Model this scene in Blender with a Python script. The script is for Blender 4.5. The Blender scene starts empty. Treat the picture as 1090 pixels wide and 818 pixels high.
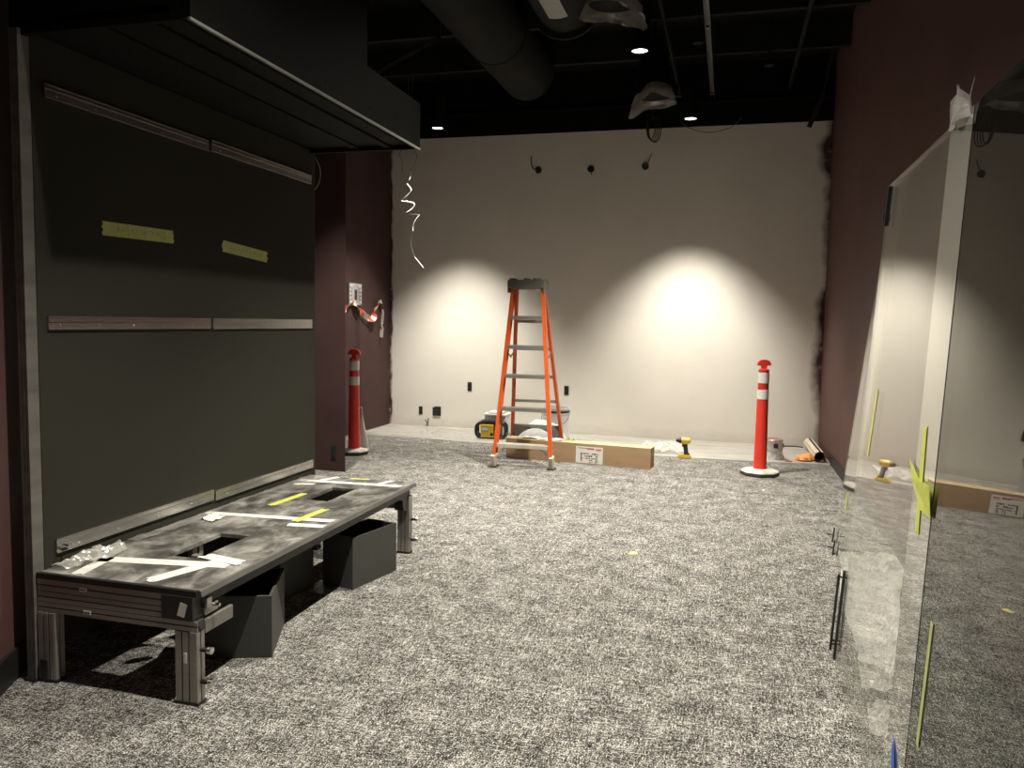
import bpy, bmesh, math, random
from mathutils import Vector, Matrix, noise
random.seed(7)
R = math.radians
sc = bpy.context.scene
C = sc.collection

# ------------------------------------------------------------------ materials
def new_mat(name):
    m = bpy.data.materials.new(name); m.use_nodes = True
    nt = m.node_tree; nt.nodes.clear()
    out = nt.nodes.new('ShaderNodeOutputMaterial')
    return m, nt, out

def N(nt, t, **kw):
    n = nt.nodes.new(t)
    for k, v in kw.items():
        if k in n.inputs: n.inputs[k].default_value = v
        else: setattr(n, k, v)
    return n

def coords(nt, scale=(1, 1, 1), rot=(0, 0, 0)):
    g = nt.nodes.new('ShaderNodeNewGeometry')
    mp = nt.nodes.new('ShaderNodeMapping')
    mp.inputs['Scale'].default_value = scale
    mp.inputs['Rotation'].default_value = rot
    nt.links.new(g.outputs['Position'], mp.inputs['Vector'])
    return mp.outputs['Vector']

def pmat(name, col, rough=0.6, metal=0.0, var=0.12, scale=8.0, bump=0.0, bscale=60.0, stretch=(1, 1, 1), spec=0.5, obj=True):
    """principled material whose colour wanders a little with a noise"""
    m, nt, out = new_mat(name)
    b = N(nt, 'ShaderNodeBsdfPrincipled')
    b.inputs['Roughness'].default_value = rough
    b.inputs['Metallic'].default_value = metal
    b.inputs['Specular IOR Level'].default_value = spec
    v = coords(nt, stretch)
    no = N(nt, 'ShaderNodeTexNoise'); no.inputs['Scale'].default_value = scale; no.inputs['Detail'].default_value = 4
    nt.links.new(v, no.inputs['Vector'])
    r = N(nt, 'ShaderNodeValToRGB')
    r.color_ramp.elements[0].position = .3; r.color_ramp.elements[1].position = .7
    r.color_ramp.elements[0].color = (*[c * (1 - var) for c in col], 1)
    r.color_ramp.elements[1].color = (*[min(1, c * (1 + var)) for c in col], 1)
    nt.links.new(no.outputs['Fac'], r.inputs['Fac'])
    nt.links.new(r.outputs['Color'], b.inputs['Base Color'])
    if bump:
        n2 = N(nt, 'ShaderNodeTexNoise'); n2.inputs['Scale'].default_value = bscale
        nt.links.new(v, n2.inputs['Vector'])
        bp = N(nt, 'ShaderNodeBump'); bp.inputs['Strength'].default_value = bump; bp.inputs['Distance'].default_value = .004
        nt.links.new(n2.outputs['Fac'], bp.inputs['Height']); nt.links.new(bp.outputs['Normal'], b.inputs['Normal'])
    nt.links.new(b.outputs['BSDF'], out.inputs['Surface'])
    return m

def emat(name, col, s):
    m, nt, out = new_mat(name)
    e = N(nt, 'ShaderNodeEmission'); e.inputs['Color'].default_value = (*col, 1); e.inputs['Strength'].default_value = s
    nt.links.new(e.outputs[0], out.inputs['Surface']); return m

def math_node(nt, op, a=None, b=None, c=None):
    n = nt.nodes.new('ShaderNodeMath'); n.operation = op
    for i, x in enumerate((a, b, c)):
        if x is None: continue
        if isinstance(x, (int, float)): n.inputs[i].default_value = x
        else: nt.links.new(x, n.inputs[i])
    return n.outputs[0]

def glass_mat(name, tint, haze=0.02, boost=1.0):
    """thin clear pane: mirror part grows towards grazing view, the rest goes straight through"""
    m, nt, out = new_mat(name)
    g = nt.nodes.new('ShaderNodeNewGeometry')
    vm = nt.nodes.new('ShaderNodeVectorMath'); vm.operation = 'DOT_PRODUCT'
    nt.links.new(g.outputs['Normal'], vm.inputs[0]); nt.links.new(g.outputs['Incoming'], vm.inputs[1])
    c = math_node(nt, 'ABSOLUTE', vm.outputs['Value'])
    s = math_node(nt, 'POWER', math_node(nt, 'SUBTRACT', 1.0, c), 5.0)
    f = math_node(nt, 'MULTIPLY_ADD', s, 0.96 * boost, 0.04)
    tr = N(nt, 'ShaderNodeBsdfTransparent'); tr.inputs['Color'].default_value = (*tint, 1)
    gl = N(nt, 'ShaderNodeBsdfGlossy'); gl.inputs['Roughness'].default_value = 0.004; gl.inputs['Color'].default_value = (.97, .97, .95, 1)
    mx = nt.nodes.new('ShaderNodeMixShader')
    nt.links.new(f, mx.inputs[0]); nt.links.new(tr.outputs[0], mx.inputs[1]); nt.links.new(gl.outputs[0], mx.inputs[2])
    df = N(nt, 'ShaderNodeBsdfDiffuse'); df.inputs['Color'].default_value = (.7, .7, .65, 1)
    m2 = nt.nodes.new('ShaderNodeMixShader'); m2.inputs[0].default_value = haze
    nt.links.new(mx.outputs[0], m2.inputs[1]); nt.links.new(df.outputs[0], m2.inputs[2])
    nt.links.new(m2.outputs[0], out.inputs['Surface']); return m

def film_mat(name, col, alpha, gloss=0.25, rough=0.15, vary=.15):
    m, nt, out = new_mat(name)
    tr = N(nt, 'ShaderNodeBsdfTransparent')
    df = N(nt, 'ShaderNodeBsdfDiffuse'); df.inputs['Color'].default_value = (*col, 1)
    gl = N(nt, 'ShaderNodeBsdfGlossy'); gl.inputs['Roughness'].default_value = rough; gl.inputs['Color'].default_value = (.95, .95, .92, 1)
    tl = N(nt, 'ShaderNodeBsdfTranslucent'); tl.inputs['Color'].default_value = (*col, 1)
    a = nt.nodes.new('ShaderNodeMixShader'); a.inputs[0].default_value = .3
    nt.links.new(df.outputs[0], a.inputs[1]); nt.links.new(tl.outputs[0], a.inputs[2])
    b = nt.nodes.new('ShaderNodeMixShader'); b.inputs[0].default_value = gloss
    nt.links.new(a.outputs[0], b.inputs[1]); nt.links.new(gl.outputs[0], b.inputs[2])
    no = N(nt, 'ShaderNodeTexNoise'); no.inputs['Scale'].default_value = 14; no.inputs['Detail'].default_value = 5
    nt.links.new(coords(nt), no.inputs['Vector'])
    mr = nt.nodes.new('ShaderNodeMapRange'); mr.inputs['From Min'].default_value = .35; mr.inputs['From Max'].default_value = .65
    mr.inputs['To Min'].default_value = max(0, alpha - vary); mr.inputs['To Max'].default_value = min(1, alpha + vary)
    nt.links.new(no.outputs['Fac'], mr.inputs['Value'])
    c = nt.nodes.new('ShaderNodeMixShader'); nt.links.new(mr.outputs[0], c.inputs[0])
    nt.links.new(tr.outputs[0], c.inputs[1]); nt.links.new(b.outputs[0], c.inputs[2])
    nt.links.new(c.outputs[0], out.inputs['Surface']); return m

def ramp(nt, src, stops):
    r = N(nt, 'ShaderNodeValToRGB')
    e = r.color_ramp.elements
    while len(e) > 2: e.remove(e[-1])
    e[0].position, e[0].color = stops[0][0], (*stops[0][1], 1)
    e[1].position, e[1].color = stops[-1][0], (*stops[-1][1], 1)
    for p, c in stops[1:-1]:
        k = e.new(p); k.color = (*c, 1)
    nt.links.new(src, r.inputs['Fac']); return r.outputs['Color']

def carpet_material():
    m, nt, out = new_mat('tweed_carpet')
    b = N(nt, 'ShaderNodeBsdfPrincipled'); b.inputs['Roughness'].default_value = .95; b.inputs['Specular IOR Level'].default_value = .1
    def noise_tex(scale, stretch, detail=2, rough=.6):
        n = N(nt, 'ShaderNodeTexNoise'); n.inputs['Scale'].default_value = scale; n.inputs['Detail'].default_value = detail
        n.inputs['Roughness'].default_value = rough
        nt.links.new(coords(nt, stretch), n.inputs['Vector']); return n.outputs['Fac']
    fine = noise_tex(210, (1, 1, 1), 2, .8)                 # the yarn tufts
    ax = noise_tex(150, (1.0, .22, 1), 2)                    # threads along the room
    ay = noise_tex(150, (.22, 1.0, 1), 2)                    # threads across it
    big = noise_tex(7, (1, 1, 1), 4, .7)
    mx_ = noise_tex(60, (1.0, .10, 1), 2); my_ = noise_tex(60, (.10, 1.0, 1), 2)
    t = math_node(nt, 'MAXIMUM', ax, ay)
    s = math_node(nt, 'ADD', math_node(nt, 'MULTIPLY', fine, .62), math_node(nt, 'MULTIPLY', t, .42))
    s = math_node(nt, 'ADD', s, math_node(nt, 'MULTIPLY', math_node(nt, 'SUBTRACT', big, .5), .12))
    s = math_node(nt, 'ADD', s, math_node(nt, 'MULTIPLY', math_node(nt, 'SUBTRACT', math_node(nt, 'MAXIMUM', mx_, my_), .56), .15))
    col = ramp(nt, s, [(.475, (.012, .011, .010)), (.53, (.066, .062, .056)), (.573, (.29, .275, .25)), (.635, (.72, .69, .635))])
    nt.links.new(col, b.inputs['Base Color'])
    bp = N(nt, 'ShaderNodeBump'); bp.inputs['Strength'].default_value = .5; bp.inputs['Distance'].default_value = .004
    nt.links.new(s, bp.inputs['Height']); nt.links.new(bp.outputs['Normal'], b.inputs['Normal'])
    nt.links.new(b.outputs[0], out.inputs['Surface']); return m

def back_wall_material():
    """primed wall; leftovers of the maroon coat and grey skim stay along both side edges"""
    m, nt, out = new_mat('primed_plaster')
    b = N(nt, 'ShaderNodeBsdfPrincipled'); b.inputs['Roughness'].default_value = .75; b.inputs['Specular IOR Level'].default_value = .25
    g = nt.nodes.new('ShaderNodeNewGeometry'); sp = nt.nodes.new('ShaderNodeSeparateXYZ')
    nt.links.new(g.outputs['Position'], sp.inputs[0])
    x, z = sp.outputs['X'], sp.outputs['Z']
    def nz(scale, st=(1, 1, 1), d=4):
        n = N(nt, 'ShaderNodeTexNoise'); n.inputs['Scale'].default_value = scale; n.inputs['Detail'].default_value = d
        nt.links.new(coords(nt, st), n.inputs['Vector']); return n.outputs['Fac']
    base = ramp(nt, nz(1.6, (1, 1, 1), 6), [(.3, (.74, .70, .635)), (.7, (.80, .765, .69))])
    rag = math_node(nt, 'MULTIPLY', math_node(nt, 'SUBTRACT', nz(3.2, (1, 1, .8), 5), .5), .26)
    rag2 = math_node(nt, 'MULTIPLY', math_node(nt, 'SUBTRACT', nz(5.0, (1, 1, .6), 5), .5), .16)
    right = math_node(nt, 'ADD', x, rag)
    # broad bare patch near the top and at hand height, none at the skirting
    wz = N(nt, 'ShaderNodeValToRGB'); e = wz.color_ramp.elements
    e[0].position = 0.02; e[0].color = (0, 0, 0, 1); e[1].position = .96; e[1].color = (.5, .5, .5, 1)
    for p, v in ((.07, 0.05), (.2, .7), (.31, .95), (.38, .45), (.5, .15), (.72, .1), (.82, .2), (.87, 1.0), (.93, 1.0)):
        k = e.new(p); k.color = (v, v, v, 1)
    nt.links.new(math_node(nt, 'DIVIDE', z, 3.6), wz.inputs['Fac'])
    right = math_node(nt, 'ADD', right, math_node(nt, 'MULTIPLY', wz.outputs['Color'], .13))
    fr = nt.nodes.new('ShaderNodeMapRange'); fr.inputs['From Min'].default_value = .985; fr.inputs['From Max'].default_value = 1.085
    nt.links.new(right, fr.inputs['Value'])
    left = math_node(nt, 'ADD', x, rag2)
    fl = nt.nodes.new('ShaderNodeMapRange'); fl.inputs['From Min'].default_value = -4.155; fl.inputs['From Max'].default_value = -4.185
    nt.links.new(left, fl.inputs['Value'])
    f = math_node(nt, 'MAXIMUM', fr.outputs[0], fl.outputs[0])
    under = ramp(nt, nz(9), [(.35, (.045, .022, .025)), (.6, (.10, .06, .065)), (.72, (.35, .31, .29))])
    mx = nt.nodes.new('ShaderNodeMix'); mx.data_type = 'RGBA'
    nt.links.new(f, mx.inputs['Factor']); nt.links.new(base, mx.inputs[6]); nt.links.new(under, mx.inputs[7])
    # darker uneven band just over the floor
    fz = nt.nodes.new('ShaderNodeMapRange'); fz.inputs['From Min'].default_value = .13; fz.inputs['From Max'].default_value = .02
    fz.inputs['To Max'].default_value = .35
    nt.links.new(math_node(nt, 'ADD', z, math_node(nt, 'MULTIPLY', math_node(nt, 'SUBTRACT', nz(6, (1, 1, 3)), .5), .2)), fz.inputs['Value'])
    mx2 = nt.nodes.new('ShaderNodeMix'); mx2.data_type = 'RGBA'; mx2.inputs[7].default_value = (.5, .45, .38, 1)
    nt.links.new(fz.outputs[0], mx2.inputs['Factor']); nt.links.new(mx.outputs[2], mx2.inputs[6])
    nt.links.new(mx2.outputs[2], b.inputs['Base Color'])
    bp = N(nt, 'ShaderNodeBump'); bp.inputs['Strength'].default_value = .15; bp.inputs['Distance'].default_value = .003
    nt.links.new(nz(40), bp.inputs['Height']); nt.links.new(bp.outputs['Normal'], b.inputs['Normal'])
    nt.links.new(b.outputs[0], out.inputs['Surface']); return m

def smudged_top_material():
    m, nt, out = new_mat('dusty_black_laminate')
    b = N(nt, 'ShaderNodeBsdfPrincipled'); b.inputs['Roughness'].default_value = .38
    def nz(scale, st=(1, 1, 1), d=6, dist=0.0):
        n = N(nt, 'ShaderNodeTexNoise'); n.inputs['Scale'].default_value = scale; n.inputs['Detail'].default_value = d
        n.inputs['Distortion'].default_value = dist; n.inputs['Roughness'].default_value = .65
        nt.links.new(coords(nt, st), n.inputs['Vector']); return n.outputs['Fac']
    a = nz(8, (1, .7, 1), 9, .5); c = nz(26, (1, .5, 1), 4)
    s = math_node(nt, 'ADD', math_node(nt, 'MULTIPLY', a, .8), math_node(nt, 'MULTIPLY', c, .2))
    col = ramp(nt, s, [(.36, (.045, .042, .038)), (.46, (.10, .094, .083)), (.54, (.21, .20, .178)), (.62, (.36, .345, .31))])
    nt.links.new(col, b.inputs['Base Color'])
    rr = nt.nodes.new('ShaderNodeMapRange'); rr.inputs['To Min'].default_value = .3; rr.inputs['To Max'].default_value = .65
    nt.links.new(a, rr.inputs['Value']); nt.links.new(rr.outputs[0], b.inputs['Roughness'])
    nt.links.new(b.outputs[0], out.inputs['Surface']); return m

def striped_material(name, c1, c2, axis, period, phase=0.0, slant=0.0):
    m, nt, out = new_mat(name)
    b = N(nt, 'ShaderNodeBsdfPrincipled'); b.inputs['Roughness'].default_value = .45
    g = nt.nodes.new('ShaderNodeNewGeometry'); sp = nt.nodes.new('ShaderNodeSeparateXYZ')
    nt.links.new(g.outputs['Position'], sp.inputs[0])
    v = math_node(nt, 'ADD', sp.outputs[axis], math_node(nt, 'MULTIPLY', sp.outputs['Z'], slant))
    fr = math_node(nt, 'FRACT', math_node(nt, 'DIVIDE', math_node(nt, 'ADD', v, 10 + phase), period))
    k = math_node(nt, 'GREATER_THAN', fr, .5)
    mx = nt.nodes.new('ShaderNodeMix'); mx.data_type = 'RGBA'
    mx.inputs[6].default_value = (*c1, 1); mx.inputs[7].default_value = (*c2, 1)
    nt.links.new(k, mx.inputs['Factor']); nt.links.new(mx.outputs[2], b.inputs['Base Color'])
    nt.links.new(b.outputs[0], out.inputs['Surface']); return m

M = dict(
    carpet=carpet_material(), backwall=back_wall_material(), top=smudged_top_material(),
    concrete=pmat('bare_concrete', (.36, .34, .305), .55, var=.22, scale=5, bump=.15, bscale=30, stretch=(.4, 2.5, 1)),
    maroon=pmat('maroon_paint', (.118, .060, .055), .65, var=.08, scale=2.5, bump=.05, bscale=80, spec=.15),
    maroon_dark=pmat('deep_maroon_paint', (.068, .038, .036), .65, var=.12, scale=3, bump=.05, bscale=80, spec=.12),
    black=pmat('matt_black_paint', (.006, .006, .0058), .8, var=.3, scale=6, spec=.1),
    blackbase=pmat('black_rubber_base', (.015, .014, .013), .5, var=.2),
    duct=pmat('black_painted_duct', (.016, .016, .015), .8, var=.2, scale=5, spec=.1),
    panel=pmat('olive_black_laminate', (.037, .036, .028), .7, var=.07, scale=1.2, bump=.08, bscale=260, stretch=(1, 1, 1), spec=.08),
    canopy=pmat('black_canopy_board', (.009, .009, .008), .7, var=.15, scale=4, spec=.1),
    alu=pmat('brushed_aluminium', (.50, .485, .455), .26, .9, var=.12, scale=30, stretch=(1, .06, 1)),
    alu_matt=pmat('anodised_aluminium', (.33, .31, .28), .45, .55, var=.10, scale=25, stretch=(.08, 1, 1)),
    alu_edge=pmat('satin_edge_trim', (.23, .215, .19), .5, .4, var=.1, scale=12),
    dark_metal=pmat('dark_steel', (.035, .034, .033), .4, .4, var=.2),
    chrome=pmat('chrome', (.75, .74, .72), .15, 1.0, var=.05),
    trim_dark=pmat('dark_trim', (.30, .30, .27), .4, .2, var=.1),
    lip=pmat('worn_front_lip', (.14, .133, .118), .45, var=.25, scale=20, stretch=(1, .2, 1)),
    groove=pmat('profile_groove', (.05, .045, .04), .6, .2, var=.1),
    binm=pmat('dark_grey_board', (.050, .050, .044), .55, var=.1, scale=6),
    bininside=pmat('matt_black_inside', (.008, .008, .008), .9, var=.2),
    fascia=pmat('charcoal_fascia', (.006, .006, .0055), .7, var=.15, spec=.1),
    white_tape=pmat('white_masking_tape', (.80, .78, .71), .6, var=.10, scale=40, bump=.2, bscale=90),
    yellow_tape=pmat('yellow_green_tape', (.62, .66, .12), .55, var=.08, scale=30, bump=.15),
    olive_tape=pmat('pale_green_tape', (.52, .56, .20), .6, var=.08, scale=30),
    ink=pmat('marker_ink', (.30, .30, .06), .6, var=.2),
    blue_tape=pmat('blue_tape', (.03, .13, .55), .55, var=.1),
    label=pmat('paper_label', (.80, .78, .72), .6, var=.04),
    print_=pmat('black_print', (.035, .03, .035), .6, var=.4, scale=90),
    red_print=pmat('red_print', (.55, .11, .07), .6, var=.2),
    orange=pmat('orange_fibreglass', (.66, .115, .022), .42, var=.10, scale=12, stretch=(1, 1, .2)),
    step=pmat('ladder_step_aluminium', (.40, .38, .34), .42, .6, var=.12, scale=25, stretch=(.1, 1, 1)),
    cap=pmat('grey_ladder_cap', (.14, .135, .115), .55, var=.12),
    foot=pmat('tan_ladder_shoe', (.50, .45, .35), .6, var=.12),
    pale_bar=pmat('pale_ladder_spreader', (.62, .58, .48), .5, .2, var=.1),
    red=pmat('red_orange_plastic', (.72, .045, .025), .42, var=.05),
    reflective=pmat('white_reflective_band', (.72, .70, .66), .35, var=.06, scale=60),
    cream=pmat('worn_white_rubber', (.66, .61, .53), .65, var=.2, scale=20),
    darkrub=pmat('dark_green_rubber', (.05, .055, .05), .7, var=.2),
    card=pmat('brown_cardboard', (.40, .265, .15), .75, var=.08, scale=5, stretch=(.5, 1, 5)),
    card_top=pmat('lit_cardboard', (.55, .42, .25), .7, var=.07, scale=4),
    card_edge=pmat('cardboard_edge', (.28, .18, .10), .8, var=.1),
    tube=pmat('pale_cardboard_tube', (.66, .57, .43), .7, var=.10, scale=12),
    yellow=pmat('yellow_plastic', (.78, .50, .02), .4, var=.06),
    yellow_tool=pmat('tool_yellow', (.70, .50, .07), .4, var=.1),
    blackpl=pmat('black_plastic', (.018, .018, .018), .45, var=.2),
    greypl=pmat('grey_display', (.32, .31, .29), .3, var=.1),
    bucket=pmat('white_bucket_plastic', (.62, .62, .60), .4, var=.08, scale=14),
    can=pmat('white_paint_can', (.60, .57, .54), .4, var=.15, scale=30),
    can_rim=pmat('paint_streaked_rim', (.42, .22, .19), .4, .3, var=.3, scale=40),
    orange_bag=pmat('orange_cloth', (.85, .36, .10), .7, var=.25, scale=25),
    wire_black=pmat('black_cable', (.02, .02, .02), .5, var=.1),
    wire_grey=pmat('grey_cable', (.10, .095, .09), .5, var=.1),
    wire_lit=pmat('highlighted_cable', (.80, .76, .70), .5, var=.1),
    paper=pmat('patterned_paper', (.62, .60, .58), .6, var=.1),
    leaf=pmat('yellow_scrap', (.75, .66, .25), .7, var=.1),
    tape_rw=striped_material('red_white_tape', (.62, .10, .05), (.72, .64, .58), 'Y', .17, 0.0, .8),
    white_ribbon=pmat('twisted_ribbon', (.50, .45, .42), .6, var=.15),
    glass=glass_mat('clear_glass', (.95, .955, .94), .012, 1.0),
    glass_back=glass_mat('clear_glass_back', (.93, .95, .935), .012, 1.0),
    film=film_mat('clear_plastic_film', (.80, .78, .72), .62, .22, .18),
    film_white=film_mat('white_plastic_film', (.90, .88, .82), .96, .06, .3, .04),
    film_thin=film_mat('thin_plastic_film', (.75, .73, .68), .35, .4, .12),
    film_dim=film_mat('ceiling_plastic_film', (.40, .38, .35), .85, .2, .2, .06),
    band=film_mat('pane_overlap_strip', (.50, .48, .43), .92, .72, .03, 0),
    glass_dark=glass_mat('tinted_glass', (.42, .45, .42), .004, 1.0),
    lamp=emat('lamp_disc', (1.0, .95, .86), 9.0),
    galv=pmat('galvanised_strut', (.06, .06, .055), .4, .6, var=.15, scale=12),
)

# ------------------------------------------------------------------ building helpers
WM = {}                                                     # world matrix of every root, by name

def thing(name, label, cat, loc=(0, 0, 0), rz=0.0, group=None):
    o = bpy.data.objects.new(name, None); C.objects.link(o)
    o.empty_display_size = .05
    o.location = loc; o.rotation_euler = (0, 0, rz)
    WM[o.name] = Matrix.Translation(Vector(loc)) @ Matrix.Rotation(rz, 4, 'Z')
    tag(o, label, cat, group); return o

def tag(o, label, cat, group=None):
    o['label'] = label; o['category'] = cat
    if group: o['group'] = group
    return o

def finish(name, bm, mat, parent=None, origin=None, smooth=False):
    """links bm (built in world coordinates) as one mesh object"""
    me = bpy.data.meshes.new(name)
    if parent is not None:
        mw = WM[parent.name]
        bm.transform(mw.inverted())
    elif origin is not None:
        mw = Matrix.Translation(Vector(origin)); bm.transform(mw.inverted())
    else: mw = Matrix.Identity(4)
    bmesh.ops.recalc_face_normals(bm, faces=bm.faces)
    bm.to_mesh(me); bm.free()
    mats = mat if isinstance(mat, (list, tuple)) else [mat]
    for k in mats: me.materials.append(k)
    if smooth:
        for p in me.polygons: p.use_smooth = True
        try: me.set_sharp_from_angle(angle=R(38))
        except Exception: pass
    o = bpy.data.objects.new(name, me); C.objects.link(o)
    if parent is not None: o.parent = parent
    elif origin is not None: o.location = origin
    WM[o.name] = mw
    return o

def struct(name, bm, mat):
    o = finish(name, bm, mat); o['kind'] = 'structure'; return o

def BM(): return bmesh.new()

def hexa(bm, p, mi=0):
    """p: 8 points, bottom loop then top loop"""
    v = [bm.verts.new(q) for q in p]
    for f in ((3, 2, 1, 0), (4, 5, 6, 7), (0, 1, 5, 4), (1, 2, 6, 5), (2, 3, 7, 6), (3, 0, 4, 7)):
        fc = bm.faces.new([v[i] for i in f]); fc.material_index = mi
    return v

def box(bm, x0, x1, y0, y1, z0, z1, mi=0, bev=0.0):
    t = bmesh.new()
    hexa(t, [(x0, y0, z0), (x1, y0, z0), (x1, y1, z0), (x0, y1, z0), (x0, y0, z1), (x1, y0, z1), (x1, y1, z1), (x0, y1, z1)], mi)
    if bev: bmesh.ops.bevel(t, geom=list(t.edges), offset=bev, segments=2, affect='EDGES', profile=.5)
    merge(bm, t, mi)

def merge(bm, t, mi=None):
    me = bpy.data.meshes.new('tmp'); t.to_mesh(me); t.free()
    n = len(bm.faces); bm.from_mesh(me); bpy.data.meshes.remove(me)
    bm.faces.ensure_lookup_table()
    if mi is not None:
        for f in bm.faces[n:]: f.material_index = mi

def obox(bm, c, u, v, w, hu, hv, hw, mi=0, bev=0.0):
    """box with centre c, unit axes u v w, half sizes"""
    c, u, v, w = map(Vector, (c, u, v, w)); t = bmesh.new(); P = []
    for k in (-1, 1):
        for a, b in ((-1, -1), (1, -1), (1, 1), (-1, 1)): P.append(c + u * hu * a + v * hv * b + w * hw * k)
    hexa(t, P, mi)
    if bev: bmesh.ops.bevel(t, geom=list(t.edges), offset=bev, segments=2, affect='EDGES', profile=.5)
    merge(bm, t, mi)

def beam(bm, a, b, w, h, up=(0, 0, 1), mi=0, bev=0.0):
    a, b = Vector(a), Vector(b); d = (b - a); L = d.length; d.normalize()
    s = d.cross(Vector(up)); s.normalize(); t = s.cross(d)
    obox(bm, (a + b) / 2, s, d, t, w / 2, L / 2, h / 2, mi, bev)

def cyl(bm, a, b, r0, r1=None, seg=24, caps=True, mi=0):
    a, b = Vector(a), Vector(b); r1 = r0 if r1 is None else r1
    d = (b - a).normalized(); s = d.orthogonal().normalized(); t = d.cross(s)
    A = []; B = []
    for i in range(seg):
        q = 2 * math.pi * i / seg; o = s * math.cos(q) + t * math.sin(q)
        A.append(bm.verts.new(a + o * r0)); B.append(bm.verts.new(b + o * r1))
    for i in range(seg):
        j = (i + 1) % seg; f = bm.faces.new([A[i], A[j], B[j], B[i]]); f.material_index = mi
    if caps:
        f = bm.faces.new(A[::-1]); f.material_index = mi
        f = bm.faces.new(B); f.material_index = mi

def lathe(bm, prof, c=(0, 0, 0), seg=32, mi=0, closed=False):
    """prof: (radius, height) list round a vertical axis through c"""
    rings = []
    for r, z in prof:
        if r < 1e-5: rings.append([bm.verts.new((c[0], c[1], c[2] + z))])
        else: rings.append([bm.verts.new((c[0] + r * math.cos(2 * math.pi * i / seg), c[1] + r * math.sin(2 * math.pi * i / seg), c[2] + z)) for i in range(seg)])
    for k in range(len(rings) - 1):
        A, B = rings[k], rings[k + 1]
        for i in range(seg):
            j = (i + 1) % seg
            vs = [A[i % len(A)], A[j % len(A)], B[j % len(B)], B[i % len(B)]]
            u = []
            for v in vs:
                if v not in u: u.append(v)
            if len(u) > 2:
                f = bm.faces.new(u); f.material_index = mi

def catmull(pts, n=6):
    P = [Vector(p) for p in pts]; P = [P[0] * 2 - P[1]] + P + [P[-1] * 2 - P[-2]]; out = []
    for i in range(1, len(P) - 2):
        for k in range(n):
            t = k / n; a, b, c, d = P[i - 1:i + 3]
            out.append(.5 * ((2 * b) + (c - a) * t + (2 * a - 5 * b + 4 * c - d) * t * t + (3 * b - a - 3 * c + d) * t ** 3))
    out.append(P[-2]); return out

def tube(bm, pts, r, seg=8, smooth_n=6, mi=0):
    P = catmull(pts, smooth_n) if smooth_n else [Vector(p) for p in pts]
    prev = None; rings = []
    for i, p in enumerate(P):
        d = (P[min(i + 1, len(P) - 1)] - P[max(i - 1, 0)]).normalized()
        s = d.orthogonal().normalized() if prev is None else (prev - d * prev.dot(d)).normalized()
        prev = s; t = d.cross(s)
        rings.append([bm.verts.new(p + (s * math.cos(2 * math.pi * k / seg) + t * math.sin(2 * math.pi * k / seg)) * r) for k in range(seg)])
    for A, B in zip(rings, rings[1:]):
        for i in range(seg):
            j = (i + 1) % seg; f = bm.faces.new([A[i], A[j], B[j], B[i]]); f.material_index = mi
    bm.faces.new(rings[0][::-1]); bm.faces.new(rings[-1])

def slab(bm, quad, nrm, th, mi=0):
    """thin plate: four corners and a thickness along nrm"""
    n = Vector(nrm).normalized() * th; q = [Vector(p) for p in quad]
    hexa(bm, q + [p + n for p in q], mi)

def prism(bm, poly, nrm, th, mi=0):
    n = Vector(nrm).normalized() * th
    A = [bm.verts.new(p) for p in poly]; B = [bm.verts.new(Vector(p) + n) for p in poly]
    bm.faces.new(A[::-1]).material_index = mi; bm.faces.new(B).material_index = mi
    for i in range(len(A)):
        j = (i + 1) % len(A); bm.faces.new([A[i], A[j], B[j], B[i]]).material_index = mi

def torn_strip(bm, a, b, w, nrm, th=.0006, n=8, rag=.12, mi=0):
    """a piece of tape from a to b, torn unevenly at both ends"""
    a, b = Vector(a), Vector(b); d = (b - a).normalized(); s = Vector(nrm).normalized().cross(d)
    L = []; Rr = []
    m = 5
    end_a = [a + s * w * (k / m - .5) + d * random.uniform(-rag, rag) * w for k in range(m + 1)]
    end_b = [b + s * w * (k / m - .5) + d * random.uniform(-rag, rag) * w for k in range(m + 1)]
    prism(bm, end_a + end_b[::-1], nrm, th, mi)

def crumple(bm, poly_fn, nu, nv, amp, seed=0, sc_=9.0, nrm=None, thick=0.0):
    """crumpled sheet: poly_fn(u,v) -> point, pushed along nrm by folded noise"""
    g = []
    for i in range(nu + 1):
        row = []
        for j in range(nv + 1):
            p = Vector(poly_fn(i / nu, j / nv)); q = p * sc_ + Vector((seed * 3.1, seed * 1.7, seed))
            h = abs(noise.noise(q)) * 1.1 + abs(noise.noise(q * 2.3)) * .55 + abs(noise.noise(q * 5.1)) * .22
            p = p + Vector(nrm) * h * amp
            row.append(bm.verts.new(p))
        g.append(row)
    for i in range(nu):
        for j in range(nv): bm.faces.new([g[i][j], g[i + 1][j], g[i + 1][j + 1], g[i][j + 1]])

# ------------------------------------------------------------------ camera
H0 = 1.35
yaw, pitch, roll, FPX = .2627, -.0787, .0178, 849.0
fw = Vector((-math.sin(yaw) * math.cos(pitch), math.cos(yaw) * math.cos(pitch), math.sin(pitch)))
r_ = Vector((math.cos(yaw), math.sin(yaw), 0)); u_ = r_.cross(fw)
rr = r_ * math.cos(roll) + u_ * math.sin(roll); uu = u_ * math.cos(roll) - r_ * math.sin(roll)
cd = bpy.data.cameras.new('camera'); cam = bpy.data.objects.new('camera', cd); C.objects.link(cam)
mt = Matrix((rr, uu, -fw)).transposed().to_4x4(); mt.translation = (0, 0, H0)
cam.matrix_world = mt
cd.sensor_fit = 'HORIZONTAL'; cd.sensor_width = 36; cd.lens = FPX / 1090 * 36; cd.clip_start = .02
sc.camera = cam

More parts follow.
